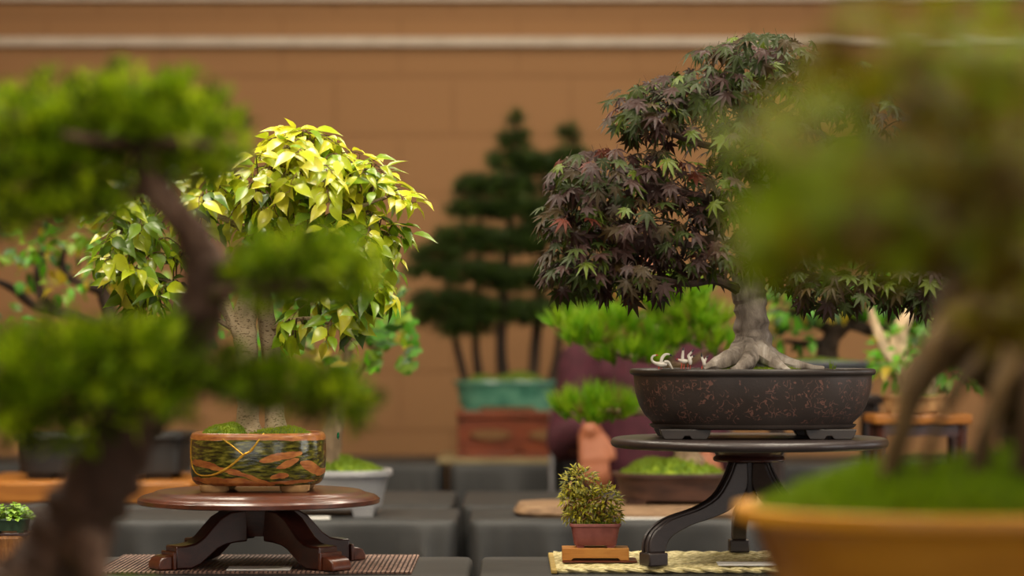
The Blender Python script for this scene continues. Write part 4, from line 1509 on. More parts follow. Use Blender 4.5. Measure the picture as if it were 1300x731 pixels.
# ------------------------------------------------------------------ dark pine group in the teal pot on its red-brown stand
FD = 7.12
kf = FD / FPX
mb = MB()
bx0, bx1 = P(558, 0, FD).x, P(738, 0, FD).x
mb.box(((bx0 + bx1) / 2, 7.14, T + 0.007), (bx1 - bx0, 0.44, 0.013))
tag(mb.build('display_board', M['board'], loc=((bx0 + bx1) / 2, 7.14, T), bevel=0.002, smooth=False), 'flat tan board under the red brown pierced stand', 'board')
BZ = T + 0.0138
sx = P(660, 0, FD).x
SH, SWD = 58 * kf, 158 * kf
root = thing('pierced_stand', 'red brown wooden stand with two oval openings under teal pot', 'stand', (sx, FD, BZ))
for sy in (-1, 1):       # front and back panels with two oval openings each
    mb = MB()
    for s in (-1, 1):
        m = 24
        cxp, czp = sx + s * SWD * 0.235, BZ + SH * 0.47
        hw, hh = SWD * 0.235, SH * 0.38
        ew, eh = SWD * 0.17, SH * 0.15
        inn, outp = [], []
        for j in range(m):
            a = 2 * PI * j / m + PI / m
            ca, sa = math.cos(a), math.sin(a)
            q = 1 / max(abs(ca), abs(sa))
            inn.append((ca * ew, sa * eh))
            outp.append((ca * q * hw, sa * q * hh))
        vs, fs = [], []
        for yy in (-0.009, 0.009):
            for u, v in inn + outp:
                vs.append(Vector((cxp + u, FD + sy * 0.10 + yy, czp + v)))
        for j in range(m):
            j2 = (j + 1) % m
            fs += [(j, j2, m + j2, m + j), (2 * m + j, 3 * m + j, 3 * m + j2, 2 * m + j2), (j, 2 * m + j, 2 * m + j2, j2), (m + j, m + j2, 3 * m + j2, 3 * m + j)]
        mb.add(vs, fs)
    mb.build('panel', M['red_wood'], root, smooth=False)
mb = MB()
mb.box((sx, FD, BZ + SH * 0.925), (SWD, 0.24, SH * 0.15))
mb.build('top', M['red_wood'], root, bevel=0.003)
mb = MB()
mb.box((sx, FD, BZ + SH * 0.045 + 0.0004), (SWD, 0.235, SH * 0.09))
mb.build('base', M['red_wood'], root, bevel=0.003)
for s in (-1, 1):
    mb = MB()
    mb.box((sx + s * SWD * 0.48, FD, BZ + SH * 0.47), (SWD * 0.03, 0.19, SH * 0.76))
    mb.build('side', M['red_wood'], root, smooth=False)
fz = BZ + SH * 1.0005
fb = Vector((P(645, 0, FD).x, FD, fz))
forest = thing('bonsai_pine_group', 'dark green pine group bonsai in oval teal glazed pot', 'bonsai', fb)
rect_pot(forest, fb, 70 * kf, 0.10, 38 * kf, M['teal_pot'], taper=0.88, p=2.4, foot=0.12)
moss_dome(fb + Vector((0, 0, 33 * kf)), 62 * kf, 0.08, 0.03, forest, M['moss_dark'], seed=31)
for tr in ([(592, 488, 5, 0), (584, 455, 5, 0), (577, 425, 4, 0), (572, 380, 3, 0), (566, 330, 2, 0)], [(610, 488, 6, 0.03), (604, 440, 5, 0.03), (606, 380, 4, 0.03), (610, 260, 2, 0.03)],
           [(640, 488, 8, -0.02), (636, 440, 7, -0.02), (640, 360, 6, -0.02), (650, 250, 4, 0), (655, 150, 1.5, 0)], [(676, 488, 8, 0.02), (680, 440, 7, 0.02), (686, 360, 5, 0.02), (695, 220, 2, 0.02)],
           [(700, 488, 6, 0), (709, 440, 5, 0), (716, 360, 4, 0), (724, 165, 1.5, 0)]):
    mb = MB()
    limb(mb, [(a, b, FD + dd, r) for a, b, r, dd in tr], 8, 4, 0.15)
    mb.build('trunk', M['dark_bark'], forest)
mb = MB()
rp = random.Random(61)
for cx, cy, rx, ry in ((655, 155, 6, 10), (654, 180, 18, 12), (655, 208, 34, 14), (640, 238, 48, 15), (690, 215, 34, 14), (723, 172, 8, 14), (725, 203, 22, 15), (728, 240, 40, 18), (605, 240, 26, 12), (608, 268, 40, 14), (662, 268, 50, 16),
                       (592, 303, 44, 14), (642, 312, 54, 18), (702, 296, 46, 22), (556, 325, 34, 12), (545, 345, 28, 10), (600, 350, 54, 16), (662, 358, 56, 18), (716, 352, 46, 22), (572, 385, 48, 15), (632, 398, 54, 16), (692, 400, 46, 18), (548, 405, 24, 10), (590, 418, 40, 10), (760, 300, 40, 30), (762, 380, 36, 26)):
    needles(mb, cx, cy, FD, rx, ry, min(0.13, rx * kf), max(14, int(rx * ry / 4)), 16, 0.046, rp, (6, 4), 0.5, spread=0.9)
mb.build('needles', NEEDLE_D, forest, kind='stuff', auto=0)

# ------------------------------------------------------------------ crooked dark bonsai on the orange slab
LD = 5.36
kl = LD / FPX
x0, x1 = P(-40, 0, 5.2).x, P(246, 0, 5.2).x
root = thing('wood_slab_stand', 'thick orange wood slab under the long dark pot', 'slab', ((x0 + x1) / 2, 5.34, T))
mb = MB()
mb.box(((x0 + x1) / 2, 5.35, T + 0.0235), (x1 - x0, 0.40, 0.046))
mb.build('slab', M['slab_wood'], root, bevel=0.006)
lb = Vector((P(135, 0, LD).x, LD, T + 0.0470))
left = thing('bonsai_elm', 'yellow green leaved bonsai with crooked dark trunks in long dark pot', 'bonsai', lb)
rect_pot(left, lb, 108 * kl, 0.115, 57 * kl, M['dark_pot'], taper=0.94, p=9, foot=0.12)
moss_dome(lb + Vector((0, 0, 50 * kl)), 98 * kl, 0.10, 0.012, left, M['moss_dark'], seed=41, p=5)
mb = MB()
for br in ([(150, 556, LD, 20), (150, 520, LD, 15), (155, 480, LD, 13), (150, 440, LD, 12), (140, 405, LD, 10), (132, 370, LD, 8), (135, 330, LD, 6), (120, 290, LD, 3)],
           [(148, 435, LD, 9), (110, 410, LD, 8), (70, 395, LD, 7), (40, 385, LD, 6), (15, 365, LD, 5), (-10, 355, LD, 3)],
           [(75, 396, LD, 6), (52, 375, LD, 6), (48, 345, LD, 5), (55, 315, LD, 3)],
           [(150, 440, LD, 9), (185, 430, LD, 7), (205, 420, LD, 5), (222, 400, LD, 4), (215, 380, LD, 2)],
           [(132, 370, LD, 6), (85, 350, LD, 5), (80, 320, LD, 3)]):
    limb(mb, br, 8, 5, 0.3)
mb.build('trunk', M['dark_bark'], left)
rl = random.Random(71)
specs = []
for cx, cy, rx, ry, n, wt in ((45, 315, 55, 30, 55, (5, 3, 1.5, 3)), (110, 300, 55, 30, 45, (4, 4, 2, 3)), (25, 345, 30, 20, 16, (3, 4, 2, 1)), (85, 365, 30, 20, 16, (2, 4, 4, 1)), (180, 440, 60, 30, 45, (4, 5, 2, 2)), (110, 425, 60, 25, 35, (3, 5, 3, 2)), (230, 420, 40, 30, 24, (3, 5, 1, 2)), (20, 410, 40, 20, 20, (3, 5, 2, 2)), (130, 345, 25, 20, 12, (2, 4, 2, 1)), (200, 330, 40, 40, 26, (4, 3, 1, 3))):
    c, rad = pad_px(cx, cy, LD, rx, ry, 0.11)
    for _ in range(n):
        p, nrm = in_pad(c, rad, rl, 0.4)
        specs.append((frame(p, nrm + rvec(rl) * 0.8 + Vector((0, -0.2, -0.3)), Vector((0, -0.6, 0.8)) + rvec(rl) * 0.5, rl.uniform(0.022, 0.038)), rl.randrange(2), rl.choices(range(4), wt)[0]))
place_leaves(left, specs, OVAL_T, LEAF_G, 300)

# ------------------------------------------------------------------ two bonsai behind the dark oval pot
QD = 5.46
kq = QD / FPX


def side_table(cx, d, ztop, hx, hy, mat, label, topmat=None):
    root = thing('tall_stand', label, 'stand', (cx, d, T))
    mb = MB()
    mb.box((cx, d, ztop - 0.011), (hx * 2, hy * 2, 0.020))
    mb.build('top', topmat or mat, root, bevel=0.004)
    for sx in (-1, 1):
        for sy in (-1, 1):
            mb = MB()
            a = Vector((cx + sx * (hx - 0.02), d + sy * (hy - 0.02), 0))
            mb.tube([a + Vector((0, 0, T + 0.001)), a + Vector((0, 0, T + 0.03)), a + Vector((0, 0, ztop - 0.02))], [0.011, 0.009, 0.012], 8)
            mb.build('leg', mat, root)
    for s in (-1, 1):
        mb = MB()
        mb.box((cx, d + s * (hy - 0.02), ztop - 0.035), (hx * 2 - 0.05, 0.012, 0.022))
        mb.build('apron', mat, root)


z1 = EYE + (HOR - 500) * kq
cx1 = P(1045, 0, QD).x
side_table(cx1, QD, z1, 0.125, 0.09, M['black_wood'], 'tall dark stand under the slate pot behind the maple')
b1 = Vector((cx1, QD, z1 - 0.0005))
t1 = thing('bonsai_spreading', 'spreading dark trunked green bonsai in slate pot behind the maple', 'bonsai', b1)
rect_pot(t1, b1, 70 * kq, 0.085, 42 * kq, M['slate_pot'], taper=0.86, p=2.5)
moss_dome(b1 + Vector((0, 0, 37 * kq)), 62 * kq, 0.072, 0.016, t1, M['moss_dark'], seed=51)
mb = MB()
for br in ([(1050, 464, QD, 16), (1052, 440, QD, 12), (1062, 420, QD, 11), (1080, 405, QD, 9), (1090, 385, QD, 6), (1080, 350, QD, 3)], [(1062, 420, QD, 8), (1035, 410, QD, 6), (1005, 400, QD, 4), (985, 392, QD, 2)],
           [(1075, 410, QD, 8), (1110, 420, QD, 7), (1140, 410, QD, 5), (1180, 395, QD, 3)], [(1055, 435, QD, 6), (1020, 436, QD, 4), (995, 432, QD, 2)]):
    limb(mb, br, 8, 5, 0.3)
mb.build('trunk', M['dark_bark'], t1)
specs = []
rq = random.Random(81)
for cx, cy, rx, ry, n in ((1000, 390, 32, 22, 40), (1050, 375, 50, 25, 50), (1110, 375, 50, 28, 50), (1165, 385, 45, 30, 50), (1005, 428, 28, 16, 20), (1150, 420, 40, 24, 34), (1090, 345, 50, 24, 30), (1195, 410, 30, 26, 24)):
    c, rad = pad_px(cx, cy, QD, rx, ry, 0.10)
    for _ in range(int(n * 1.6)):
        p, nrm = in_pad(c, rad, rq, 0.4)
        specs.append((frame(p, nrm + rvec(rq) * 0.8 + Vector((0, -0.2, 0)), Vector((0, -0.4, 0.9)) + rvec(rq) * 0.5, rq.uniform(0.026, 0.042)), rq.randrange(2), rq.choices(range(4), (6, 2, 0.2, 5))[0]))
place_leaves(t1, specs, OVAL_T, LEAF_G, 300)

z2 = EYE + (HOR - 521) * kq
cx2 = P(1165, 0, QD - 0.25).x
side_table(cx2, QD - 0.25, z2, 0.105, 0.08, M['mahogany_dark'], 'tall stand with orange wood top under the pale trunked bonsai', M['slab_wood'])
b2 = Vector((cx2, QD - 0.25, z2 - 0.0005))
t2 = thing('bonsai_pale_trunk', 'small green bonsai with pale bare trunks on orange topped stand', 'bonsai', b2)
k2 = (QD - 0.25) / FPX
rect_pot(t2, b2, 46 * k2, 0.06, 24 * k2, M['feet_clay'], taper=0.86, p=2.5)
moss_dome(b2 + Vector((0, 0, 21 * k2)), 40 * k2, 0.05, 0.010, t2, M['moss'], seed=61)
mb = MB()
dd = QD - 0.25
for br in ([(1160, 505, dd, 14), (1150, 470, dd, 12), (1140, 440, dd, 12), (1150, 405, dd, 9), (1175, 380, dd, 4)], [(1175, 505, dd, 12), (1185, 470, dd, 10), (1195, 430, dd, 8), (1215, 400, dd, 4)], [(1148, 465, dd, 9), (1125, 445, dd, 8), (1110, 410, dd, 5), (1105, 390, dd, 3)]):
    limb(mb, br, 8, 5, 0.3)
M['bleached'] = m_bark('bleached_wood', (150, 124, 94), (196, 172, 138), (216, 196, 166), 30)
mb.build('trunk', M['bleached'], t2)
specs = []
for cx, cy, rx, ry, n in ((1130, 450, 24, 34, 34), (1200, 470, 36, 34, 40), (1142, 474, 24, 14, 14), (1215, 420, 36, 30, 30), (1245, 460, 30, 30, 22)):
    c, rad = pad_px(cx, cy, dd, rx, ry, 0.07)
    for _ in range(int(n * 1.5)):
        p, nrm = in_pad(c, rad, rq, 0.4)
        specs.append((frame(p, nrm + rvec(rq) * 0.8, Vector((0, -0.5, 0.8)) + rvec(rq) * 0.5, rq.uniform(0.026, 0.042)), rq.randrange(2), rq.choices(range(4), (5, 5, 0.5, 2))[0]))
place_leaves(t2, specs, OVAL_T, LEAF_G, 300)

# ------------------------------------------------------------------ person in maroon seated behind the second row
HD = 6.30
kh = HD / FPX
M['skin'] = m_noise('skin', (164, 100, 68), (148, 86, 56), 10, 0.5)
M['maroon'] = m_noise('maroon_knit', (74, 24, 38), (58, 16, 28), 40, 0.85, bump=0.2)
M['trouser'] = m_noise('dark_trouser', (28, 26, 30), (38, 36, 40), 40, 0.85)
M['hair'] = m_noise('dark_hair', (28, 20, 16), (46, 34, 26), 60, 0.5, stretch=(1, 1, 0.2))
M['eye'] = m_noise('eye_white', (220, 215, 208), (210, 205, 198), 10, 0.3)
M['shoe'] = m_noise('black_shoe', (20, 20, 22), (30, 30, 32), 10, 0.4)
hx = P(818, 0, HD).x
hip = Vector((hx, HD, 0.50))
person = thing('person', 'seated person in maroon long sleeved top behind the bright green pine', 'person', (hx, HD, 0.0))


def capsule(mb, pts, n=12):
    o, r = spline([(Vector(p), q) for p, q in pts], 5)
    mb.tube(o, r, n)
    for p, q in (pts[0], pts[-1]):
        ball(mb, p, (q, q, q))


def ball(mb, c, r, n=12, m=8):
    c = Vector(c)
    vs = [c + Vector((0, 0, r[2]))]
    fs = []
    for i in range(1, m):
        a = PI * i / m
        for j in range(n):
            b = 2 * PI * j / n
            vs.append(c + Vector((math.sin(a) * math.cos(b) * r[0], math.sin(a) * math.sin(b) * r[1], math.cos(a) * r[2])))
    vs.append(c - Vector((0, 0, r[2])))
    for j in range(n):
        fs.append((0, 1 + j, 1 + (j + 1) % n))
        for i in range(m - 2):
            fs.append((1 + i * n + j, 1 + (i + 1) * n + j, 1 + (i + 1) * n + (j + 1) % n, 1 + i * n + (j + 1) % n))
        fs.append((len(vs) - 1, 1 + (m - 2) * n + (j + 1) % n, 1 + (m - 2) * n + j))
    mb.add(vs, fs)


def V(x, y, z):
    return Vector((hx + x, HD + y, z))


def remesh(o, vox, sm=6):
    r = o.modifiers.new('remesh', 'REMESH')
    r.mode = 'VOXEL'
    r.voxel_size = vox
    r.use_smooth_shade = True
    s = o.modifiers.new('smooth', 'SMOOTH')
    s.iterations = sm
    s.factor = 0.5


# joints (x to the picture's right, y away from the lens)
shL, shR = V(-0.150, 0.0, 1.055), V(0.150, 0.02, 1.055)
elL, elR = V(-0.205, -0.05, 0.84), V(0.165, -0.06, 0.80)
wrL, wrR = V(-0.150, -0.235, 0.875), V(0.115, -0.25, 0.835)
head_c = V(0.0, -0.05, 1.235)
knL, knR = V(-0.12, -0.42, 0.52), V(0.12, -0.42, 0.52)
anL, anR = V(-0.13, -0.40, 0.09), V(0.13, -0.40, 0.09)
mb = MB()
ball(mb, head_c + Vector((0, 0.012, 0.022)), (0.074, 0.092, 0.094), 20, 14)
ball(mb, head_c + Vector((0, -0.022, -0.045)), (0.056, 0.064, 0.066), 16, 12)
ball(mb, head_c + Vector((0, -0.092, -0.018)), (0.013, 0.020, 0.020))
capsule(mb, [(head_c + Vector((0, -0.082, 0.012)), 0.008), (head_c + Vector((0, -0.098, -0.016)), 0.011)], 8)
for s in (-1, 1):
    ball(mb, head_c + Vector((s * 0.077, 0.012, -0.008)), (0.010, 0.020, 0.032))
capsule(mb, [(head_c + Vector((-0.02, -0.080, -0.058)), 0.007), (head_c + Vector((0, -0.086, -0.056)), 0.009), (head_c + Vector((0.02, -0.080, -0.058)), 0.007)], 8)
capsule(mb, [(head_c + Vector((0, 0.015, -0.06)), 0.052), (V(0, 0.005, 1.09), 0.054), (V(0, 0.0, 1.03), 0.07)])
capsule(mb, [(V(0, 0.0, 1.0), 0.105), (V(0, 0.0, 0.85), 0.115), (V(0, 0.0, 0.70), 0.11), (V(0, 0.0, 0.56), 0.115)])
for sh, el, wr in ((shL, elL, wrL), (shR, elR, wrR)):
    capsule(mb, [(V(0, 0, 1.03), 0.06), (sh, 0.052), (el, 0.040), (wr, 0.026)])
for s, kn, an in ((-1, knL, anL), (1, knR, anR)):
    capsule(mb, [(V(s * 0.08, 0, 0.55), 0.085), ((V(s * 0.09, -0.2, 0.545) + kn * 0) * 1.0, 0.075), (kn, 0.055)])
    capsule(mb, [(kn, 0.055), ((kn + an) / 2, 0.05), (an, 0.035)])
    capsule(mb, [(an + Vector((0, 0.03, -0.055)), 0.030), (an + Vector((0, -0.13, -0.062)), 0.026)])
# hands: palm, four fingers and a thumb
for wr, el, s in ((wrL, elL, -1), (wrR, elR, 1)):
    if s < 0:
        ax = Vector((0.12, -0.25, -0.96)).normalized()          # hand hanging from the raised wrist
    else:
        ax = Vector((0.1, -0.3, -0.92)).normalized()
    side = ax.cross(Vector((0, -1, 0.2))).normalized()
    nrm = side.cross(ax).normalized()
    for q in range(4):
        off = side * (q - 1.5) * 0.017
        capsule(mb, [(wr + off * 0.6, 0.015), (wr + ax * 0.075 + off, 0.0125)], 8)
        ln = (0.066, 0.075, 0.070, 0.055)[q]
        k0 = wr + ax * 0.085 + off * 1.15
        capsule(mb, [(k0, 0.0095), (k0 + ax * ln * 0.5 - nrm * 0.004, 0.0085), (k0 + ax * ln * 0.85 - nrm * 0.022, 0.0075)], 8)
    th = wr + side * (-0.028) + ax * 0.02
    capsule(mb, [(th, 0.012), (th - side * 0.018 + ax * 0.03, 0.0105), (th - side * 0.022 + ax * 0.058, 0.0085)], 8)
bd = mb.build('body', M['skin'], person)
remesh(bd, 0.0055, 5)
mb = MB()     # top
capsule(mb, [(V(0, 0.0, 1.005), 0.118), (V(0, 0.0, 0.86), 0.128), (V(0, 0.0, 0.72), 0.128), (V(0, 0.0, 0.60), 0.13)], 16)
ball(mb, V(-0.07, 0, 1.02), (0.09, 0.085, 0.06))
ball(mb, V(0.07, 0, 1.02), (0.09, 0.085, 0.06))
for sh, el, wr in ((shL, elL, wrL), (shR, elR, wrR)):
    capsule(mb, [(V(0, 0, 1.025), 0.075), (sh, 0.064), ((sh + el) / 2, 0.056), (el, 0.054), ((el + wr) / 2, 0.046), (wr.lerp(el, 0.08), 0.036)])
o = mb.build('top', M['maroon'], person)
remesh(o, 0.009, 5)
mb = MB()     # trousers
for s, kn, an in ((-1, knL, anL), (1, knR, anR)):
    capsule(mb, [(V(s * 0.08, 0.02, 0.555), 0.103), (V(s * 0.09, -0.2, 0.55), 0.09), (kn, 0.068)])
    capsule(mb, [(kn, 0.068), ((kn + an) / 2, 0.062), (an + Vector((0, 0, 0.02)), 0.052)])
o = mb.build('trousers', M['trouser'], person)
remesh(o, 0.010, 5)
for s, an in ((-1, anL), (1, anR)):
    mb = MB()
    capsule(mb, [(an + Vector((0, 0.035, -0.050)), 0.038), (an + Vector((0, -0.06, -0.052)), 0.036), (an + Vector((0, -0.14, -0.054)), 0.034)])
    mb.build('shoe', M['shoe'], person)
mb = MB()
ball(mb, head_c + Vector((0, 0.026, 0.040)), (0.084, 0.094, 0.092), 20, 14)
ball(mb, head_c + Vector((0, 0.07, -0.02)), (0.066, 0.045, 0.075), 14, 10)
o = mb.build('hair', M['hair'], person)
remesh(o, 0.008, 4)
for s in (-1, 1):
    mb = MB()
    ball(mb, head_c + Vector((s * 0.030, -0.076, 0.008)), (0.011, 0.008, 0.008), 10, 8)
    mb.build('eye', M['eye'], person)
    mb = MB()
    ball(mb, head_c + Vector((s * 0.030, -0.083, 0.008)), (0.0048, 0.003, 0.0048), 8, 6)
    mb.build('iris', M['hair'], person)
    mb = MB()
    capsule(mb, [(head_c + Vector((s * 0.016, -0.084, 0.024)), 0.003), (head_c + Vector((s * 0.034, -0.083, 0.028)), 0.0035), (head_c + Vector((s * 0.05, -0.070, 0.024)), 0.0025)], 6)
    mb.build('eyebrow', M['hair'], person)
chair = thing('folding_chair', 'black folding chair under the person in maroon', 'chair', (hx, HD, 0))
mb = MB()
mb.box((hx, HD - 0.02, 0.431), (0.46, 0.40, 0.025))
mb.build('seat', M['dark_pot'], chair, bevel=0.008)
mb = MB()
mb.box((hx, HD + 0.195, 0.80), (0.46, 0.02, 0.18))
mb.build('backrest', M['dark_pot'], chair, bevel=0.008)
for s in (-1, 1):
    mb = MB()
    mb.tube([V(s * 0.235, -0.24, 0.0), V(s * 0.235, -0.02, 0.44), V(s * 0.235, 0.20, 0.90)], 0.011, 8)
    mb.build('leg', M['metal'], chair)
    mb = MB()
    mb.tube([V(s * 0.235, 0.26, 0.0), V(s * 0.235, -0.10, 0.42)], 0.011, 8)
    mb.build('leg', M['metal'], chair)

# ------------------------------------------------------------------ near bonsai with the crooked brown trunk (out of focus)
JD = 2.05
kj = JD / FPX
jb = Vector((P(62, 0, JD).x, JD, T))
root = thing('low_stand', 'low dark wooden stand under the crooked trunk bonsai', 'stand', jb)
mb = MB()
mb.box(jb + Vector((0, 0, 0.021)), (0.36, 0.26, 0.014))
mb.build('top', M['mahogany_dark'], root, bevel=0.004)
for sx_ in (-1, 1):
    mb = MB()
    mb.box(jb + Vector((sx_ * 0.15, 0, 0.0075)), (0.03, 0.22, 0.014))
    mb.build('runner', M['mahogany_dark'], root, bevel=0.003)
jz = jb + Vector((0, 0, 0.0283))
jun = thing('bonsai_crooked', 'bushy green bonsai with thick crooked brown trunk', 'bonsai', jz)
rect_pot(jun, jz, 0.16, 0.11, 0.095, M['brown_pot'], taper=0.85, p=6)
moss_dome(jz + Vector((0, 0, 0.083)), 0.145, 0.10, 0.022, jun, M['moss_dark'], blades=800, bl=0.008, seed=71)
mb = MB()
for br in ([(40, 790, JD, 95), (50, 755, JD, 75), (65, 725, JD, 58), (92, 680, JD, 52), (118, 630, JD, 48), (143, 580, JD, 43), (175, 530, JD, 40), (205, 490, JD, 36), (235, 440, JD, 33), (255, 390, JD, 31), (262, 345, JD, 29), (248, 305, JD, 24), (222, 270, JD, 20), (195, 235, JD, 19), (184, 205, JD, 15), (178, 170, JD, 10), (170, 130, JD, 5)],
           [(95, 700, JD - .02, 30), (112, 690, JD - .04, 24), (118, 720, JD - .05, 20), (122, 770, JD - .05, 14)],
           [(60, 730, JD, 40), (30, 760, JD - .03, 30), (5, 790, JD - .04, 16)],
           [(205, 245, JD, 12), (170, 245, JD, 11), (135, 265, JD, 9), (90, 265, JD, 7), (40, 275, JD, 5)],
           [(255, 380, JD, 14), (290, 370, JD - .03, 10), (340, 365, JD - .05, 8), (400, 360, JD - .06, 5), (450, 355, JD - .06, 3)],
           [(215, 480, JD, 14), (270, 490, JD - .03, 11), (330, 500, JD - .04, 9), (390, 505, JD - .05, 6), (440, 505, JD - .05, 3)],
           [(190, 510, JD, 14), (140, 520, JD - .03, 11), (90, 525, JD - .05, 9), (40, 525, JD - .06, 6), (0, 530, JD - .06, 4)],
           [(182, 190, JD, 9), (220, 180, JD - .04, 7), (270, 185, JD - .06, 4)],
           [(180, 185, JD, 9), (130, 180, JD - .04, 7), (80, 170, JD - .06, 4)]):
    limb(mb, br, 12, 6, 0.3)
mb.build('trunk', M['brown_bark'], jun)
mb = MB()
rj = random.Random(101)
for cx, cy, rx, ry, d, tu, wt in ((90, 150, 95, 42, JD, 150, (5, 4, 2)), (190, 140, 80, 38, JD, 130, (5, 4, 2)), (262, 178, 52, 34, JD, 70, (5, 3, 2)), (40, 205, 75, 45, JD - .02, 130, (5, 3, 3)), (135, 215, 60, 38, JD + .03, 70, (4, 2, 4)), (20, 260, 60, 30, JD - .03, 60, (3, 2, 4)), (110, 265, 40, 20, JD - .03, 26, (3, 2, 4)), (230, 215, 40, 25, JD + .02, 34, (4, 2, 3)),
                                  (385, 335, 75, 34, JD - .04, 100, (5, 2, 4)), (330, 350, 50, 34, JD - .02, 50, (5, 2, 4)), (435, 350, 40, 25, JD - .05, 34, (5, 2, 3)),
                                  (60, 465, 100, 45, JD - .04, 170, (5, 4, 2)), (170, 455, 70, 45, JD - .03, 110, (5, 3, 3)), (10, 520, 70, 45, JD - .06, 90, (5, 3, 2)), (110, 520, 90, 36, JD - .02, 90, (4, 2, 4)), (215, 490, 40, 30, JD - .05, 40, (4, 2, 3)),
                                  (360, 490, 70, 26, JD - .05, 80, (4, 1, 5)), (430, 505, 45, 24, JD - .05, 44, (4, 2, 3)), (300, 475, 40, 24, JD - .04, 30, (4, 1, 5))):
    c, rad = pad_px(cx, cy, d, rx * 1.12, ry * 1.2, max(0.045, rx * kj * 0.8))
    for _ in range(int(tu * 1.3)):
        p, nrm = in_pad(c, rad, rj, 0.25)
        if rj.random() < 0.4:
            p = c + (p - c) * rj.uniform(1.0, 1.45)
        mi = rj.choices(range(3), wt)[0]
        for _ in range(8):
            mb.inst(SCALE, frame(p + rvec(rj) * 0.010, nrm * 0.7 + Vector((0, 0, 0.35)) + rvec(rj) * 0.9, rvec(rj), rj.uniform(0.009, 0.016)), mi)
mb.build('foliage', LEAF_J, jun, kind='stuff', auto=0)

# ------------------------------------------------------------------ near bonsai in the yellow pot (out of focus)
YD = 1.95
ky = YD / FPX
YRZ = EYE + (HOR - 642) * ky
yb = Vector((P(1255, 0, YD).x, YD, T))
PH = 0.125
root = thing('low_stand', 'low dark wooden stand under the yellow bonsai pot', 'stand', yb)
SHT = YRZ - PH - T
mb = MB()
mb.box(yb + Vector((0, 0, SHT - 0.009)), (0.46, 0.32, 0.018))
mb.build('top', M['mahogany_dark'], root, bevel=0.004)
for sx_ in (-1, 1):
    for sy_ in (-1, 1):
        mb = MB()
        mb.box(yb + Vector((sx_ * 0.20, sy_ * 0.13, (SHT - 0.017) / 2 + 0.0003)), (0.035, 0.035, SHT - 0.017), 0, 0, 0.7)
        mb.build('leg', M['mahogany_dark'], root, bevel=0.003)
yz = yb + Vector((0, 0, SHT + 0.0005))
near = thing('bonsai_exposed_root', 'exposed root bonsai with drooping olive foliage in yellow pot', 'bonsai', yz)
mb = MB()
PRY = [(0.001, 0.012), (0.70, 0.012), (0.74, 0.02), (0.83, 0.06), (0.90, 0.098), (0.925, 0.110), (0.955, 0.113), (0.995, 0.114), (1.0, 0.118), (0.995, 0.125), (0.95, 0.126), (0.92, 0.122), (0.90, 0.112), (0.001, 0.108)]
mb.lathe(PRY, yz, 96, 0.205, 0.15, 2.4, cap=False)
ypot = mb.build('pot', M['yellow_pot'], near, auto=60)
for sx_ in (-1, 1):
    for sy_ in (-1, 1):
        mb = MB()
        mb.box(yz + Vector((sx_ * 0.10, sy_ * 0.07, 0.0068)), (0.05, 0.04, 0.013), 0, 0, 0.85)
        mb.build('foot', M['yellow_pot'], ypot, bevel=0.002)
moss_dome(yz + Vector((0, 0, 0.110)), 0.188, 0.135, 0.040, near, M['moss_dark'], name='moss', blades=6000, bl=0.016, bmat=M['grass_blade'], seed=81)
mb = MB()
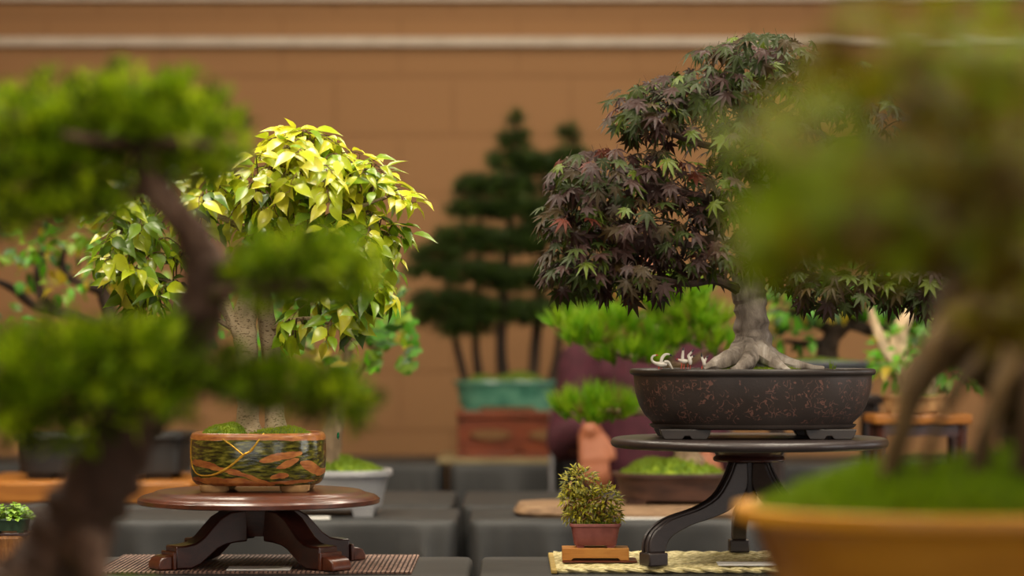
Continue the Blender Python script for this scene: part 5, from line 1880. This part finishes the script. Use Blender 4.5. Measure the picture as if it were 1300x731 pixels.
for br in ([(1350, 620, YD + .04, 70), (1340, 560, YD + .04, 62), (1325, 500, YD + .03, 60), (1305, 440, YD + .02, 58), (1290, 380, YD, 58), (1300, 320, YD, 50), (1295, 260, YD - .05, 44), (1265, 200, YD - .1, 36), (1225, 150, YD - .28, 18), (1190, 115, YD - .45, 10), (1160, 100, YD - .6, 3)],
           [(1125, 610, YD - .03, 14), (1146, 545, YD - .03, 15), (1160, 490, YD - .02, 20), (1200, 440, YD, 30), (1265, 390, YD, 44)], [(1270, 470, YD + .05, 34), (1225, 440, YD + .04, 34), (1215, 400, YD + .02, 34), (1270, 340, YD, 40)],
           [(1172, 605, YD - .05, 6), (1190, 540, YD - .05, 7), (1225, 480, YD - .04, 10), (1275, 430, YD - .02, 16)],
           [(1240, 605, YD - .07, 12), (1255, 540, YD - .07, 13), (1280, 470, YD - .06, 15), (1300, 420, YD - .03, 20)],
           [(1300, 600, YD - .08, 14), (1310, 520, YD - .08, 16), (1320, 450, YD - .06, 20)],
           [(1285, 360, YD, 22), (1240, 350, YD - .15, 16), (1190, 330, YD - .35, 11), (1120, 310, YD - .55, 7), (1040, 300, YD - .65, 4)],
           [(1295, 270, YD - .03, 20), (1240, 240, YD - .2, 14), (1170, 220, YD - .4, 9), (1090, 210, YD - .55, 6), (1010, 210, YD - .6, 3)],
           [(1255, 185, YD - .12, 16), (1200, 150, YD - .3, 10), (1130, 130, YD - .45, 6), (1060, 120, YD - .5, 3)],
           [(1280, 220, YD - .1, 14), (1300, 160, YD - .25, 10), (1290, 90, YD - .4, 6)]):
    limb(mb, br, 12, 6, 0.3, mi=1 if br[0][0] > 1245 else 0)
mb.build('trunk', [M['old_bark'], M['near_bark']], near)
mb = MB()
ry_ = random.Random(111)
for cx, cy, rx, ry, d, rd, n, wt in ((980, 190, 90, 110, 1.15, 0.08, 20, (6, 4, 1)), (1010, 190, 100, 90, 1.22, 0.10, 24, (6, 3, 2)), (1090, 160, 110, 95, 1.28, 0.10, 30, (6, 3, 3)), (1230, 70, 130, 90, 1.32, 0.10, 46, (6, 4, 2)), (985, 300, 52, 34, 1.28, 0.06, 34, (3, 7, 1)), (1085, 275, 110, 56, 1.24, 0.10, 54, (5, 4, 3)),
                                     (1190, 220, 110, 90, 1.34, 0.12, 100, (5, 1, 5)), (1270, 210, 80, 100, 1.42, 0.12, 90, (5, 4, 3)), (1200, 285, 85, 50, 1.36, 0.10, 70, (5, 2, 4)), (1130, 70, 110, 70, 1.28, 0.09, 16, (6, 3, 1)), (1285, 325, 55, 50, 1.55, 0.10, 46, (5, 2, 4)), (1290, 395, 50, 34, 1.6, 0.10, 30, (5, 1, 5))):
    c, rad = pad_px(cx, cy, d, rx, ry, rd)
    for _ in range(int(n * (1.0 if cx < 1050 else 1.5))):
        p, nrm = in_pad(c, rad, ry_, 0.3)
        mb.inst(MAPLE_T[ry_.randrange(3)], frame(p, nrm + rvec(ry_) * 0.8 + Vector((0, -0.2, -0.4)), Vector((0, -0.5, 0.9)) + rvec(ry_) * 0.5, ry_.uniform(0.014, 0.026)), ry_.choices(range(3), wt)[0])
mb.build('foliage', LEAF_R, near, kind='stuff', auto=0)
